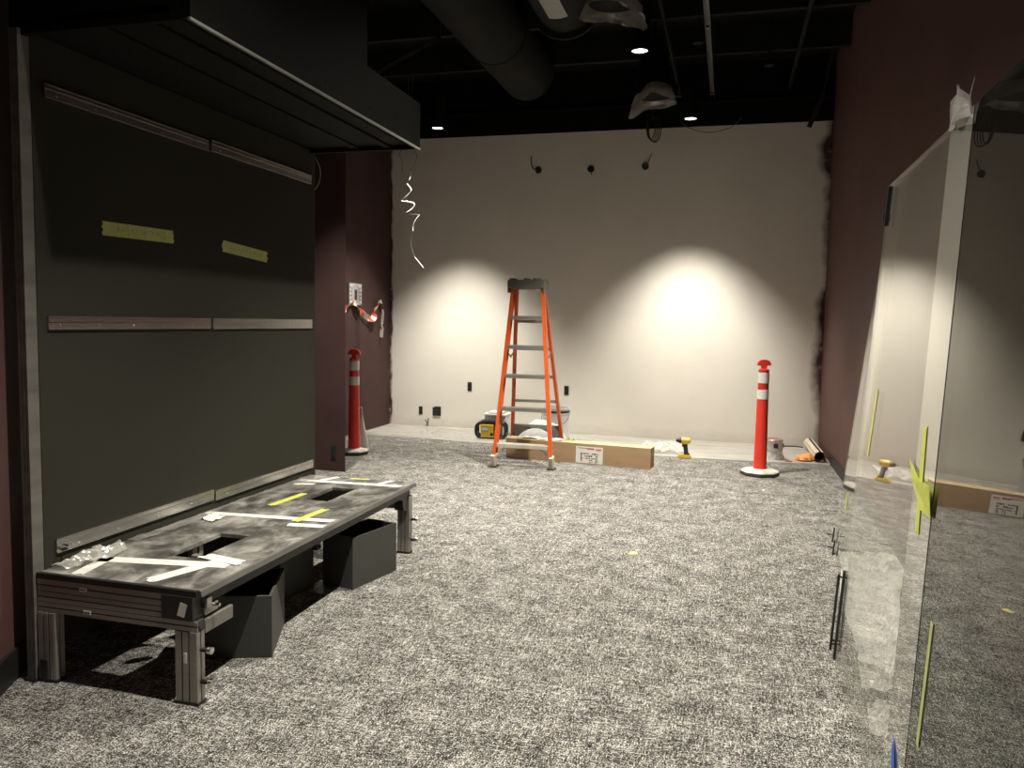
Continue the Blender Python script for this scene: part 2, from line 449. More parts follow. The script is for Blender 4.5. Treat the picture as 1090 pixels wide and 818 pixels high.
# ------------------------------------------------------------------ the room
YB, XR, XL, ZC, ZW = 9.52, 1.03, -4.20, 4.30, 3.60
CZ = -.008                                                   # bare concrete lies just under the carpet
bm = BM(); box(bm, -6.2, 1.2, -3.2, 9.7, -.15, CZ); struct('floor', bm, M['concrete'])
bm = BM(); box(bm, -6.2, 1.2, -3.2, 9.7, ZC, ZC + .12); struct('ceiling', bm, M['black'])
bm = BM(); box(bm, XL - .15, XR + .15, YB, YB + .15, CZ, ZW); struct('wall_back', bm, M['backwall'])
bm = BM(); box(bm, XL - .15, XR + .15, YB - .004, YB + .15, ZW, ZC); box(bm, XL, XR, YB - .035, YB, ZW + .255, ZW + .285); struct('trim_1', bm, M['black'])
bm = BM(); box(bm, XR, XR + .15, -3.2, YB + .15, CZ, ZC); struct('wall_right', bm, M['maroon'])
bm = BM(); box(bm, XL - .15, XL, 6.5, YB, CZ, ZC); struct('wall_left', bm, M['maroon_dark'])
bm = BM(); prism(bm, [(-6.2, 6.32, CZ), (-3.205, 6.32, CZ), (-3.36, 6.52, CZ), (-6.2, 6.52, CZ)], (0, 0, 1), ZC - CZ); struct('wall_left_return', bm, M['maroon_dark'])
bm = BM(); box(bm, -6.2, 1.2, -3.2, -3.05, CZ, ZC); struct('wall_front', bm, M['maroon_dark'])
# slanted wall left of the display panel
a, b = Vector((-3.30, 3.93, 0)), Vector((-2.16, 1.583, 0))
def wall_run(bm, a, b, z0, z1, th):
    d = (b - a).normalized(); n = Vector((d.y, -d.x, 0))      # to the left-hand side, away from the room
    if n.x > 0: n = -n
    hexa(bm, [(*a.xy, z0), (*b.xy, z0), (*(b + n * th).xy, z0), (*(a + n * th).xy, z0), (*a.xy, z1), (*b.xy, z1), (*(b + n * th).xy, z1), (*(a + n * th).xy, z1)])
bm = BM(); wall_run(bm, a, b, CZ, ZC, .14); box(bm, -2.30, -2.16, -3.05, 1.583, CZ, ZC); struct('wall_side', bm, M['maroon'])
bm = BM(); wall_run(bm, a + Vector((.013, .006, 0)), b + Vector((.013, .006, 0)), 0, .115, .0125); box(bm, -2.16, -2.147, -3.05, 1.583, 0, .115); struct('baseboard_left', bm, M['blackbase'])
bm = BM(); box(bm, XR - .012, XR, -3.05, 8.36, 0, .10); struct('baseboard_right', bm, M['blackbase'])

# carpet, cut a little unevenly where the concrete is still bare
pts = [(-2.150, -3.04, 0), (XR - .0, -3.04, 0)]
edge = [(1.028, 8.30), (.9, 8.31), (.4, 8.24), (-.38, 8.225), (-1.3, 8.26), (-2.3, 8.34), (-3.0, 8.42), (-3.6, 8.49), (-3.9, 8.47), (-4.198, 8.50)]
pts += [(x, y, 0) for x, y in edge] + [(-4.198, 6.525, 0), (-3.355, 6.525, 0), (-3.2, 6.319, 0), (-4.5, 6.319, 0), (-4.5, 4.0, 0), (-3.318, 4.0, 0), (-2.150, 1.594, 0)]
bm = BM(); prism(bm, [(p[0], p[1], CZ + .0005) for p in pts], (0, 0, 1), -CZ - .0005)
tag(finish('carpet', bm, M['carpet']), 'grey and cream tweed carpet covering the floor', 'carpet')

# black deck joists under the ceiling
for y in (1.4, 2.9, 4.4, 5.9, 7.3, 8.35):
    bm = BM(); box(bm, -4.2, XR, y, y + .06, 4.02, ZC - .001)
    o = struct('trim_2', bm, M['duct'])

# ------------------------------------------------------------------ lights
def spot(name, loc, e, size=80, blend=.55, col=(1, .95, .84)):
    ld = bpy.data.lights.new(name, 'SPOT'); ld.energy = e; ld.spot_size = R(size); ld.spot_blend = blend
    ld.shadow_soft_size = .035; ld.color = col
    o = bpy.data.objects.new(name, ld); C.objects.link(o); o.location = loc; return o

def downlight(x, y, label, e, z=3.45, size=80, blend=.6, core=.95, tilt=10, skirt=0, csize=56):
    t = thing('downlight', label, 'ceiling light', (x, y, z), 0, 'black can downlights')
    bm = BM(); lathe(bm, [(.062, .012), (.062, 0), (.072, 0), (.072, .34), (.0, .34)], (x, y, z)); finish('housing', bm, M['black'], t, smooth=True)
    bm = BM(); lathe(bm, [(0, .010), (.0618, .010), (.0618, .016), (0, .016)], (x, y, z)); finish('lamp_disc', bm, M['lamp'], t)
    bm = BM(); cyl(bm, (x, y, z + .34), (x, y, ZC), .011, seg=10); finish('stem', bm, M['black'], t)
    s = spot('lamp', (0, 0, -.006), e, size, blend); s.parent = t
    s = spot('lamp', (0, 0, -.007), e * core, csize, 1.0); s.parent = t; s.rotation_euler = (R(tilt), 0, 0)  # second narrower spot added in the can to brighten wall and floor
    if skirt: s = spot('lamp', (0, 0, -.008), e * skirt, 130, .9); s.parent = t  # wide weak spot added for spill around the beam
E1 = 430
downlight(-3.17, 8.44, 'black can downlight near the back wall on the left, above the canopy corner', E1)
downlight(-.453, 8.556, 'black can downlight near the back wall, right of the hanging cable coil', E1)
downlight(-.741, 6.39, 'nearest black can downlight in view, beside the plastic wrapped speaker', E1 * 1.5, size=88, blend=.7, core=.6, tilt=0, csize=70)
downlight(-3.0, 5.45, 'added black can downlight, unseen behind the far end of the canopy', E1 * 1.0, size=74, blend=.9, core=.5, tilt=0, csize=70)  # unseen fixture added to light the wall end and back floor
downlight(-.70, 4.25, 'black can downlight overhead between ladder and camera', E1 * 1.0, size=90, blend=.6, core=.3, tilt=0, skirt=.34)
downlight(-.70, 2.15, 'black can downlight overhead in front of the platform end', E1 * .78, size=90, blend=.6, core=.3, tilt=0, skirt=.34)
downlight(-.70, 0.0, 'black can downlight overhead behind the camera', E1 * .12, size=84, blend=.9, core=.3, tilt=0)

w = bpy.data.worlds.new('world'); sc.world = w; w.use_nodes = True
w.node_tree.nodes['Background'].inputs[0].default_value = (.5, .5, .5, 1); w.node_tree.nodes['Background'].inputs[1].default_value = .0

# ------------------------------------------------------------------ ducts and ceiling gear
def duct(x, z, r, y0, y1, label, seams):
    t = thing('air_duct', label, 'duct', (x, y0, z - r))
    bm = BM()
    prof = []
    yy = y0; prof.append((0, y0)); prof.append((r * .96, y0))
    prof.append((r, y0 + .02))
    for s in seams: prof += [(r, s - .02), (r + .012, s - .01), (r + .012, s + .01), (r, s + .02)]
    prof += [(r, y1 - .03), (r * .93, y1 - .004), (r * .8, y1), (0, y1)]
    seg = 48; rings = []
    for rad, y in prof: rings.append([bm.verts.new((x + max(rad, .001) * math.cos(2 * math.pi * i / seg), y, z + max(rad, .001) * math.sin(2 * math.pi * i / seg))) for i in range(seg)])
    for A, B in zip(rings, rings[1:]):
        for i in range(seg): bm.faces.new([A[i], A[(i + 1) % seg], B[(i + 1) % seg], B[i]])
    finish('duct_shell', bm, M['duct'], t, smooth=True)
    for s in seams:
        for k in (-1, 1):
            bm = BM(); box(bm, x + k * (r + .016) - .004, x + k * (r + .016) + .004, s - .012, s + .012, z, ZC); finish('hanger_strap', bm, M['duct'], t)
    return t
duct(-2.15, 3.98, .29, -1.0, 8.45, 'large black round duct, the longer one, ending above the ladder', (1.0, 3.0, 5.2, 7.2))
t = duct(-1.38, 3.98, .26, -1.0, 6.75, 'shorter black round duct with a pale label and a flanged end', (1.2, 3.5))
bm = BM(); lathe(bm, [(.262, 0), (.31, 0), (.31, .03), (.262, .03)], seg=40); bm.transform(Matrix.Translation((-1.38, 6.66, 3.98)) @ Matrix.Rotation(R(90), 4, 'X')); finish('flange', bm, M['duct'], t, smooth=True)
bm = BM()
for k in range(8):
    a0, a1 = R(-104 + k * 4), R(-104 + (k + 1) * 4); rr2 = .264
    slab(bm, [(-1.38 + rr2 * math.cos(a0), 5.35, 3.98 + rr2 * math.sin(a0)), (-1.38 + rr2 * math.cos(a1), 5.35, 3.98 + rr2 * math.sin(a1)), (-1.38 + rr2 * math.cos(a1), 6.3, 3.98 + rr2 * math.sin(a1)), (-1.38 + rr2 * math.cos(a0), 6.3, 3.98 + rr2 * math.sin(a0))], (math.cos(a0), 0, math.sin(a0)), .002)
o = finish('duct_label', bm, M['trim_dark'], t); o['label'] = 'pale rectangular label on the underside'

# strut, rods, sprinkler discs, angled hangers
t = thing('strut_channel', 'thin black metal strut running towards the back wall', 'strut', (-.235, 6.7, 3.6))
bm = BM()
for dx in (-.02, .016): box(bm, -.235 + dx, -.231 + dx, 4.0, 8.38, 3.6, 3.64)
box(bm, -.255, -.215, 4.0, 8.38, 3.638, 3.642); finish('channel', bm, M['galv'], t)
for y in (4.6, 6.4, 8.2):
    bm = BM(); cyl(bm, (-.235, y, 3.642), (-.235, y, ZC), .006, seg=8); finish('threaded_rod', bm, M['galv'], t)
    bm = BM(); cyl(bm, (-.235, y, 3.59), (-.235, y, 3.61), .012, seg=6); finish('nut', bm, M['chrome'], t)
for (x, y, z, lb) in ((-.62, 8.9, 3.78, 'small round ceiling disc right above the back downlight'), (.28, 8.1, 3.80, 'small round ceiling disc near the hanging angled bracket'), (-.35, 7.4, 3.82, 'small round ceiling disc beside the strut'), (-.26, 5.9, 3.78, 'small round ceiling disc nearest the camera beside the strut')):
    t = thing('sprinkler_head', lb, 'sprinkler', (x, y, z), 0, 'sprinkler discs under the ceiling')
    bm = BM(); lathe(bm, [(0, -.004), (.045, -.004), (.05, 0), (.045, .012), (.015, .02), (0, .02)], (x, y, z), 20); finish('escutcheon', bm, M['duct'], t, smooth=True)
    bm = BM(); cyl(bm, (x, y, z + .02), (x, y, ZC), .009, seg=8); finish('drop_pipe', bm, M['duct'], t)
bm = BM(); beam(bm, (.86, 9.0, 3.75), (.735, 9.0, 3.42), .05, .012, (0, 1, 0)); beam(bm, (.86, 9.0, 3.75), (.95, 9.0, ZC), .02, .012, (0, 1, 0)); tag(finish('hanger_bracket', bm, M['galv'], origin=(.86, 9.0, 3.75)), 'black slanting metal bracket hanging at top right of the white wall', 'bracket')
bm = BM(); beam(bm, (-2.78, 6.0, 3.30), (-2.58, 6.9, 3.86), .03, .03); beam(bm, (-2.58, 6.9, 3.86), (-2.56, 6.95, ZC), .012, .012, (0, 1, 0)); tag(finish('brace_rod', bm, M['galv'], origin=(-2.6, 6.5, 3.5)), 'thin dark brace rod slanting beside the canopy end', 'rod')
for (x, r2, zz) in ((.55, .02, 3.95), (-.62, .016, 3.92)):
    bm = BM(); cyl(bm, (x, -1, zz), (x, 9.4, zz), r2, seg=12)
    for y in (2, 4, 6, 8): cyl(bm, (x, y, zz), (x, y, ZC), .005, seg=6)
    tag(finish('conduit_pipe', bm, M['duct'], origin=(x, 4, zz), smooth=True), 'black ceiling pipe ' + ('near the right wall' if x > 0 else 'left of the metal strut'), 'pipe')

# two speakers shrouded in plastic
def wrapped_speaker(x, y, z, label, seed, r0, top, sk):
    t = thing('pendant_speaker', label, 'speaker', (x, y, z), 0, 'plastic shrouded pendant speakers')
    bm = BM(); lathe(bm, [(0, .05), (r0 * .84, .05), (r0 * .86, .07), (r0 * .66, top * .6), (r0 * .42, top), (0, top)], (x, y, z), 28); finish('housing', bm, M['black'], t, smooth=True)
    bm = BM(); cyl(bm, (x, y, z + top), (x, y, ZC), .012, seg=10); finish('stem', bm, M['black'], t)
    bm = BM(); nu, nv = 44, 10; g = []
    for j in range(nv + 1):
        row = []
        for i in range(nu):
            a_ = 2 * math.pi * i / nu; v = j / nv
            q = Vector((math.cos(a_) * 1.6, math.sin(a_) * 1.6, v * 2.2 + seed * 5))
            rr_ = r0 * (.86 + .20 * (1 - v)) * (1 + .09 * noise.noise(q * 1.2) + .07 * noise.noise(q * 4.3))
            zz = z + .02 + v * .11 - math.cos(a_) * sk - .07 * abs(math.cos(a_)) ** 1.5 + (1 - v) * (.035 * noise.noise(Vector((math.cos(a_) * 1.4, math.sin(a_) * 1.4, seed * 7.0))) - .02)
            row.append(bm.verts.new((x + rr_ * math.cos(a_), y + rr_ * math.sin(a_), zz)))
        g.append(row)
    for j in range(nv):
        for i in range(nu): bm.faces.new([g[j][i], g[j][(i + 1) % nu], g[j + 1][(i + 1) % nu], g[j + 1][i]])
    o = finish('plastic_cover', bm, M['film_dim'], t, smooth=True); o['label'] = 'crumpled clear plastic skirt'
wrapped_speaker(-.74, 7.50, 3.36, 'black pendant speaker with crumpled plastic skirt, the one nearer the back wall', 3, .20, .55, -.05)
wrapped_speaker(-.79, 5.30, 3.36, 'black pendant speaker with crumpled plastic skirt, cut by the top edge of the photo', 9, .20, .6, .04)

# ------------------------------------------------------------------ display panel
XP = -2.40
t = thing('backdrop_board', 'tall dark olive-black wall panel with metal mounting rails, behind the low platform', 'panel', (XP - .03, 3.33, 0))
bm = BM(); box(bm, XP - .035, XP, 2.335, 4.335, .10, 2.33); finish('panel_board', bm, M['panel'], t)
bm = BM()
for x0, x1 in ((XP - .040, XP - .027), (XP - .024, XP - .014), (XP - .011, XP - .002)): box(bm, x0, x1, 2.285, 2.334, 0.012, 2.33)
box(bm, XP - .038, XP - .004, 2.292, 2.334, 0.012, 2.33, 1)
o = finish('side_post', bm, [M['lip'], M['groove']], t)
bm = BM(); box(bm, XP - .048, XP + .002, 2.275, 2.335, 0, .012); finish('foot', bm, M['blackbase'], t)
bm = BM(); box(bm, XP - .06, XP - .01, 4.30, 4.334, 0, .10); finish('rear_foot', bm, M['dark_metal'], t)
def rail(y0, y1, z0, z1, screws, grooves=True, z0b=None, z1b=None):
    z0b = z0 if z0b is None else z0b; z1b = z1 if z1b is None else z1b
    bm = BM(); T = .008; x = XP + .0005
    hexa(bm, [(x, y0, z0), (x + T, y0, z0), (x + T, y1, z0b), (x, y1, z0b), (x, y0, z1), (x + T, y0, z1), (x + T, y1, z1b), (x, y1, z1b)])
    h = z1 - z0
    for f, d in ((.62, .005), (.04, .003), (.93, .003)):       # raised lips of the profile
        hexa(bm, [(x + T, y0, z0 + h * f), (x + T + d, y0, z0 + h * f), (x + T + d, y1, z0b + h * f), (x + T, y1, z0b + h * f),
                  (x + T, y0, z0 + h * (f + .05)), (x + T + d, y0, z0 + h * (f + .05)), (x + T + d, y1, z0b + h * (f + .05)), (x + T, y1, z0b + h * (f + .05))])
    ro = finish('mounting_rail', bm, M['alu'], t)
    WM[ro.name] = WM[t.name]
    for k in range(screws):
        y = y0 + (y1 - y0) * (k + .3) / screws; f = (y - y0) / (y1 - y0)
        zc = (z0 + (z0b - z0) * f) + h * .32
        bm = BM(); cyl(bm, (x + T, y, zc), (x + T + .003, y, zc), .0045, seg=10); finish('screw', bm, M['chrome'], ro, smooth=True)
rail(2.384, 3.322, 2.122, 2.172, 5); rail(3.345, 4.283, 2.128, 2.182, 4)
rail(2.374, 3.322, 1.288, 1.338, 5); rail(3.340, 4.288, 1.286, 1.338, 3)
rail(2.384, 3.330, .452, .506, 4); rail(3.345, 4.296, .446, .496, 3)
bm = BM()                                                       # bent clip on the lower rail
cyl(bm, (XP + .009, 2.41, .462), (XP + .03, 2.405, .468), .006, seg=8); cyl(bm, (XP + .009, 2.425, .474), (XP + .02, 2.425, .474), .004, seg=8)
finish('bolt', bm, M['dark_metal'], t)
bm = BM(); torn_strip(bm, (XP + .001, 2.655, 1.688), (XP + .001, 3.075, 1.696), .056, (1, 0, 0), .0008, rag=.13)
o = finish('tape_strip', bm, M['olive_tape'], origin=(XP, 2.87, 1.69)); tag(o, 'wide strip of green tape with faint writing on the dark panel, left of the two', 'tape', 'green tape on the panel')
bm = BM(); torn_strip(bm, (XP + .001, 3.43, 1.692), (XP + .001, 3.82, 1.668), .056, (1, 0, 0), .0008, rag=.13)
o = finish('tape_strip', bm, M['olive_tape'], origin=(XP, 3.62, 1.68)); tag(o, 'shorter strip of green tape on the dark panel, right of the two', 'tape', 'green tape on the panel')
# faint marker letters on both strips
def scribble(name_parent, y0, y1, z, n, dz=0.0, circle=True):
    bm = BM(); x = XP + .0022
    for k in range(n):
        y = y0 + (y1 - y0) * k / (n - 1); zz = z + dz * k / (n - 1); h = .011; w2 = .007
        j = lambda q: random.uniform(-q, q)                       # faint illegible strokes
        segs = [((-w2 + j(.003), j(h)), (j(.004), j(h))), ((j(.004), j(h)), (w2 + j(.003), j(h)))] + ([((j(w2), -h), (j(w2), h))] if k % 3 == 0 else [])
        for (a0, b0), (a1, b1) in segs: beam(bm, (x, y + a0, zz + b0), (x, y + a1 + .0004, zz + b1 + .0004), .0020, .0006, (1, 0, 0))
    if circle:
        yc = y1 + .035; prev = None
        for i in range(17):
            q = 2 * math.pi * i / 16; p = (x, yc + .014 * math.cos(q), z + dz + .016 * math.sin(q))
            if prev: beam(bm, prev, p, .003, .0006, (1, 0, 0))
            prev = p
    WM[name_parent.name] = Matrix.Translation(name_parent.location)
    finish('marker_writing', bm, M['ink'], name_parent)
tps = [o for o in C.objects if o.name.startswith('tape_strip')]
scribble(tps[0], 2.74, 2.97, 1.693, 10, .004); scribble(tps[1], 3.50, 3.76, 1.688, 9, -.014, False)

# ------------------------------------------------------------------ canopy
t = thing('overhead_canopy', 'black boxed canopy jutting out over the dark panel', 'canopy', (-2.06, 3.3, 2.31))
bm = BM()
hexa(bm, [(-1.755, 2.30, 2.315), (-1.72, 2.30, 2.315), (-1.72, 4.30, 2.315), (-1.755, 4.30, 2.315), (-1.755, 2.30, 2.56), (-1.72, 2.30, 2.56), (-1.72, 4.30, 2.56), (-1.755, 4.30, 2.56)])
finish('fascia_board', bm, M['fascia'], t)
bm = BM(); box(bm, -1.727, -1.717, 2.297, 4.303, 2.306, 2.315); finish('edge_trim', bm, M['trim_dark'], t)
bm = BM(); box(bm, XP - .05, -1.80, 2.30, 4.30, 2.335, 2.36); box(bm, -2.14, -2.09, 2.31, 4.29, 2.325, 2.335); box(bm, -1.93, -1.89, 2.31, 4.29, 2.322, 2.335)
finish('soffit_board', bm, M['canopy'], t)
for ya in (2.30, 4.285):
    bm = BM(); box(bm, XP - .05, -1.755, ya, ya + .02, 2.31, 2.56); finish('end_board', bm, M['canopy'], t)
bm = BM(); box(bm, XP - .05, -1.722, 2.30, 3.62, 2.56, 3.30); finish('upper_box', bm, M['fascia'], t)
for xa, ya in ((XP, 2.4), (-1.84, 2.4), (XP, 3.5), (-1.84, 3.5)):
    bm = BM(); box(bm, xa, xa + .02, ya, ya + .04, 3.30, ZC); finish('hanger', bm, M['black'], t)
for (y, z) in ((2.40, 2.345), (2.78, 2.36), (3.2, 2.37), (3.65, 2.37), (3.95, 2.41)):
    bm = BM(); cyl(bm, (-1.7195, y, z), (-1.7165, y, z), .004, seg=8); finish('screw', bm, M['chrome'], t, smooth=True)
bm = BM(); tube(bm, [(XP - .01, 4.36, 2.30), (XP, 4.40, 2.24), (XP - .02, 4.42, 2.16), (XP - .05, 4.37, 2.08)], .004)
tag(finish('loose_cable', bm, M['wire_grey'], origin=(XP, 4.36, 2.3), smooth=True), 'thin dark cable drooping beside the top right corner of the panel', 'cable')

# ------------------------------------------------------------------ platform
t = thing('display_platform', 'low black-topped platform on aluminium profile legs, two rectangular cut-outs, in front of the dark panel', 'platform', (-2.06, 3.3, 0))
PT, PB = .405, .390
x0, x1, y0, y1 = XP + .002, -1.725, 2.31, 4.272
holes = [(-2.10, -1.962, 2.625, 2.97), (-2.10, -1.962, 3.672, 3.992)]
bm = BM()
xs = [x0, -2.10, -1.962, x1]; ys = [y0, 2.625, 2.97, 3.672, 3.992, y1]
vt = {}; vb = {}
for i, x in enumerate(xs):
    for j, y in enumerate(ys): vt[i, j] = bm.verts.new((x, y, PT)); vb[i, j] = bm.verts.new((x, y, PB))
cells = [(i, j) for i in range(3) for j in range(5) if not (i == 1 and j in (1, 3))]
for i, j in cells:
    bm.faces.new([vt[i, j], vt[i + 1, j], vt[i + 1, j + 1], vt[i, j + 1]]); bm.faces.new([vb[i, j + 1], vb[i + 1, j + 1], vb[i + 1, j], vb[i, j]])
    for (p, q, nb) in (((i, j), (i + 1, j), (i, j - 1)), ((i + 1, j), (i + 1, j + 1), (i + 1, j)), ((i + 1, j + 1), (i, j + 1), (i, j + 1)), ((i, j + 1), (i, j), (i - 1, j))):
        if nb not in cells: bm.faces.new([vt[p], vb[p], vb[q], vt[q]])
finish('platform_top', bm, M['top'], t)
bm = BM()                                                       # rolled front edge strip, and black nosing on the near end
hexa(bm, [(-1.725, 2.31, .386), (-1.712, 2.31, .384), (-1.712, 4.272, .384), (-1.725, 4.272, .386), (-1.725, 2.31, .4055), (-1.716, 2.31, .4035), (-1.716, 4.272, .4035), (-1.725, 4.272, .4055)])
finish('front_edge', bm, M['lip'], t)
bm = BM(); box(bm, x0, -1.722, 2.294, 2.311, .386, .406); finish('end_edge', bm, M['blackbase'], t)
bm = BM(); box(bm, -1.80, -1.745, 2.34, 4.25, .335, .389); finish('under_beam', bm, M['dark_metal'], t)
bm = BM(); box(bm, -2.38, -2.34, 2.36, 4.25, .30, .389); finish('under_beam', bm, M['dark_metal'], t)
# near end: stack of slotted profiles
def profile_x(xa, xb, ya, yb, za, zb, nslots, name='cross_profile'):
    bm = BM(); box(bm, xa, xb, ya + .004, yb, za, zb, 1)
    h = (zb - za); n = nslots + 1
    for k in range(n):
        a0 = za + h * k / n + (.0025 if k else 0); b0 = za + h * (k + 1) / n - (.0025 if k < n - 1 else 0)
        box(bm, xa, xb, ya, ya + .004, a0, b0, 0, .0008)
    return finish(name, bm, [M['alu_matt'], M['groove']], t)
pa = profile_x(XP + .002, -1.862, 2.297, 2.337, .340, .385, 1)
pb = profile_x(XP + .002, -1.80, 2.297, 2.337, .300, .338, 1)
pc = profile_x(XP + .002, -1.722, 2.297, 2.337, .262, .298, 1)
bm = BM(); cyl(bm, (-1.7215, 2.317, .28), (-1.7195, 2.317, .28), .012, seg=16); finish('bore', bm, M['groove'], pc)
for pr, xq, zq in ((pa, -2.21, .362), (pc, -2.195, .280)):
    bm = BM(); box(bm, xq, xq + .032, 2.2958, 2.297, zq - .007, zq + .007)
    for k in range(4): box(bm, xq + .004 + k * .006, xq + .008 + k * .006, 2.2954, 2.2959, zq - .003, zq + .003, 1)
    finish('part_label', bm, [M['label'], M['print_']], pr)
bm = BM(); box(bm, -1.862, -1.735, 2.290, 2.345, .301, .386, 0, .003)
for k in range(3): cyl(bm, (-1.85 + k * .012, 2.2895, .375 - k * .006), (-1.85 + k * .012, 2.29, .375 - k * .006), .002, seg=8, mi=0)
br = finish('corner_bracket', bm, M['blackpl'], t)
WM[br.name] = WM[t.name]
bm = BM(); slab(bm, [(-1.797, 2.2892, .318), (-1.768, 2.2892, .312), (-1.755, 2.2892, .358), (-1.783, 2.2892, .365)], (0, -1, 0), .0008); finish('part_label', bm, M['label'], br)
def leg(xa, xb, ya, yb, ztop, name='leg', face=-1):
    bm = BM(); box(bm, xa, xb, ya, yb, .012, ztop, 1); n = 3
    for k in range(n):
        a0 = xa + (xb - xa) * k / n + (.0025 if k else 0); b0 = xa + (xb - xa) * (k + 1) / n - (.0025 if k < n - 1 else 0)
        box(bm, a0, b0, ya - .004, ya, .012, ztop, 0, .0008)
    m = 2
    for k in range(m):
        a0 = ya - .003 + (yb - ya + .003) * k / m + (.003 if k else 0); b0 = ya + (yb - ya) * (k + 1) / m - (.003 if k < m - 1 else 0)
        box(bm, xb, xb + .004, a0, b0, .012, ztop, 0, .0008)
    l = finish(name, bm, [M['alu_matt'], M['groove']], t); WM[l.name] = WM[t.name]
    bm = BM(); box(bm, xa - .004, xb + .008, ya - .006, yb + .004, 0, .0125, 0, .003); finish('foot', bm, M['blackbase'], l)
    return l
def knobs(l, x, y, zs):
    for z in zs:
        bm = BM(); cyl(bm, (x, y, z), (x + .03, y, z), .008, seg=16); cyl(bm, (x + .03, y, z), (x + .045, y, z), .0125, seg=16, mi=1)
        finish('adjusting_bolt', bm, [M['dark_metal'], M['chrome']], l, smooth=True)
l1 = leg(-1.81, -1.727, 2.297, 2.337, .261); knobs(l1, -1.724, 2.317, (.195, .08))
bm = BM(); box(bm, -1.775, -1.763, 2.291, 2.293, .15, .185); finish('part_label', bm, M['label'], l1)
l2 = leg(XP + .004, -2.325, 2.297, 2.337, .261)
bm = BM(); box(bm, XP + .012, XP + .045, 2.288, 2.293, .012, .085, 0, .003); finish('clip', bm, M['blackpl'], l2)
l3 = leg(-1.80, -1.73, 4.205, 4.245, .26); knobs(l3, -1.727, 4.225, (.20, .08))
l4 = leg(XP + .004, -2.335, 4.205, 4.245, .30)
bm = BM(); box(bm, -2.395, -1.727, 4.20, 4.248, .26, .34, 0, .002); finish('far_profile', bm, M['alu_matt'], t)
bm = BM(); prism(bm, [(-1.79, 4.12, .33), (-1.79, 3.98, .37), (-1.79, 3.86, .389), (-1.79, 4.198, .389), (-1.79, 4.198, .25), (-1.79, 4.14, .27)], (1, 0, 0), .055); finish('far_bracket', bm, M['dark_metal'], t)
bm = BM(); box(bm, -1.735, -1.720, 2.338, 2.50, .244, .292, 0, .002); finish('side_arm', bm, M['alu_edge'], t)
bm = BM(); box(bm, -1.745, -1.725, 2.346, 2.42, .305, .335, 0, .002); box(bm, -1.732, -1.718, 2.346, 2.375, .330, .368, 0, .002); finish('side_arm', bm, M['alu_matt'], t)
bm = BM(); cyl(bm, (-1.718, 2.375, .338), (-1.688, 2.375, .338), .006, seg=12); finish('pin', bm, M['chrome'], t, smooth=True)
for (xa, ya, yb) in ((-1.79, 3.20, 3.235),):
    bm = BM(); box(bm, xa, xa + .028, ya, yb, .295, .335, 0, .003); cyl(bm, (xa + .028, (ya + yb) / 2, .31), (xa + .036, (ya + yb) / 2, .31), .009, seg=12); finish('joint_bracket', bm, M['dark_metal'], t)
for x in (-2.27, -2.22, -2.05, -1.86):
    bm = BM(); box(bm, x, x + .03, 2.7, 2.73, .29, .389, 0, .002); finish('drop_profile', bm, M['alu_matt'], t)
for y in (2.80, 2.84): # seen through the near cut-out
    bm = BM(); box(bm, -2.14, -2.115, y, y + .028, .10, .389, 0, .002); finish('drop_profile', bm, M['alu_matt'], t)

# tape on the platform
def ptape(a, b, w, mat, label, z=PT + .0006, grp='tape on the platform'):
    bm = BM(); torn_strip(bm, (*a, z), (*b, z), w, (0, 0, 1), .0008, rag=.18)
    o = finish('tape_strip', bm, mat, origin=((a[0] + b[0]) / 2, (a[1] + b[1]) / 2, z)); return tag(o, label, 'tape', grp)
WT, YT = M['white_tape'], M['yellow_tape']
ptape((-2.33, 2.50), (-1.80, 2.585), .062, WT, 'long white tape across the near end of the platform, from the plastic wad')
ptape((-2.29, 2.53), (-2.25, 2.33), .05, WT, 'short white tape running from the plastic wad to the near edge of the platform')
ptape((-1.955, 2.345), (-1.86, 2.62), .06, WT, 'white tape slanting to the near edge at the platform corner', z=PT + .0018)
ptape((-1.955, 2.66), (-1.765, 2.62), .06, WT, 'white tape slanting over the crossing at the near front edge', z=PT + .003)
ptape((-2.385, 3.265), (-1.745, 3.315), .05, WT, 'long white tape across the middle of the platform')
ptape((-1.905, 3.195), (-1.735, 3.215), .05, WT, 'short white tape just below the yellow strip at the front edge', z=PT + .0006)
ptape((-2.375, 4.11), (-1.755, 4.14), .05, WT, 'long white tape across the far end of the platform')
ptape((-2.35, 4.00), (-2.24, 4.03), .045, WT, 'short torn white tape near the panel at the far end')
ptape((-2.26, 4.12), (-2.20, 4.262), .035, WT, 'white tape pointing to the far edge, panel side', z=PT + .0018)
ptape((-1.90, 4.13), (-1.86, 4.262), .035, WT, 'white tape pointing to the far edge, front side', z=PT + .0018)
ptape((-2.185, 3.50), (-2.165, 3.80), .042, YT, 'yellow tape strip in the middle of the platform, left of the far cut-out')
ptape((-1.905, 3.25), (-1.885, 3.51), .040, YT, 'yellow tape strip crossing the middle white tape', z=PT + .0018)
ptape((-2.12, 4.245), (-2.00, 4.255), .022, YT, 'small yellow tape at the far edge of the platform', z=PT + .0006)
bm = BM()
crumple(bm, lambda u, v: (-2.385 + .075 * u + .04 * math.sin(v * 3) * u, 2.345 + .30 * v, PT + .001 + .022 * math.sin(math.pi * u) * (.35 + .65 * math.sin(math.pi * min(1, v * 1.1)))), 18, 40, .03, 2, 17, (0.2, 0, 1))
tag(finish('plastic_wad', bm, M['film'], origin=(-2.33, 2.5, PT)), 'crumpled wad of clear plastic at the near corner of the platform by the panel', 'plastic film')
bm = BM()
crumple(bm, lambda u, v: (-2.335 + .09 * u, 3.15 + .10 * v - .04 * u, PT + .001), 12, 12, .012, 5, 40, (0, 0, 1))
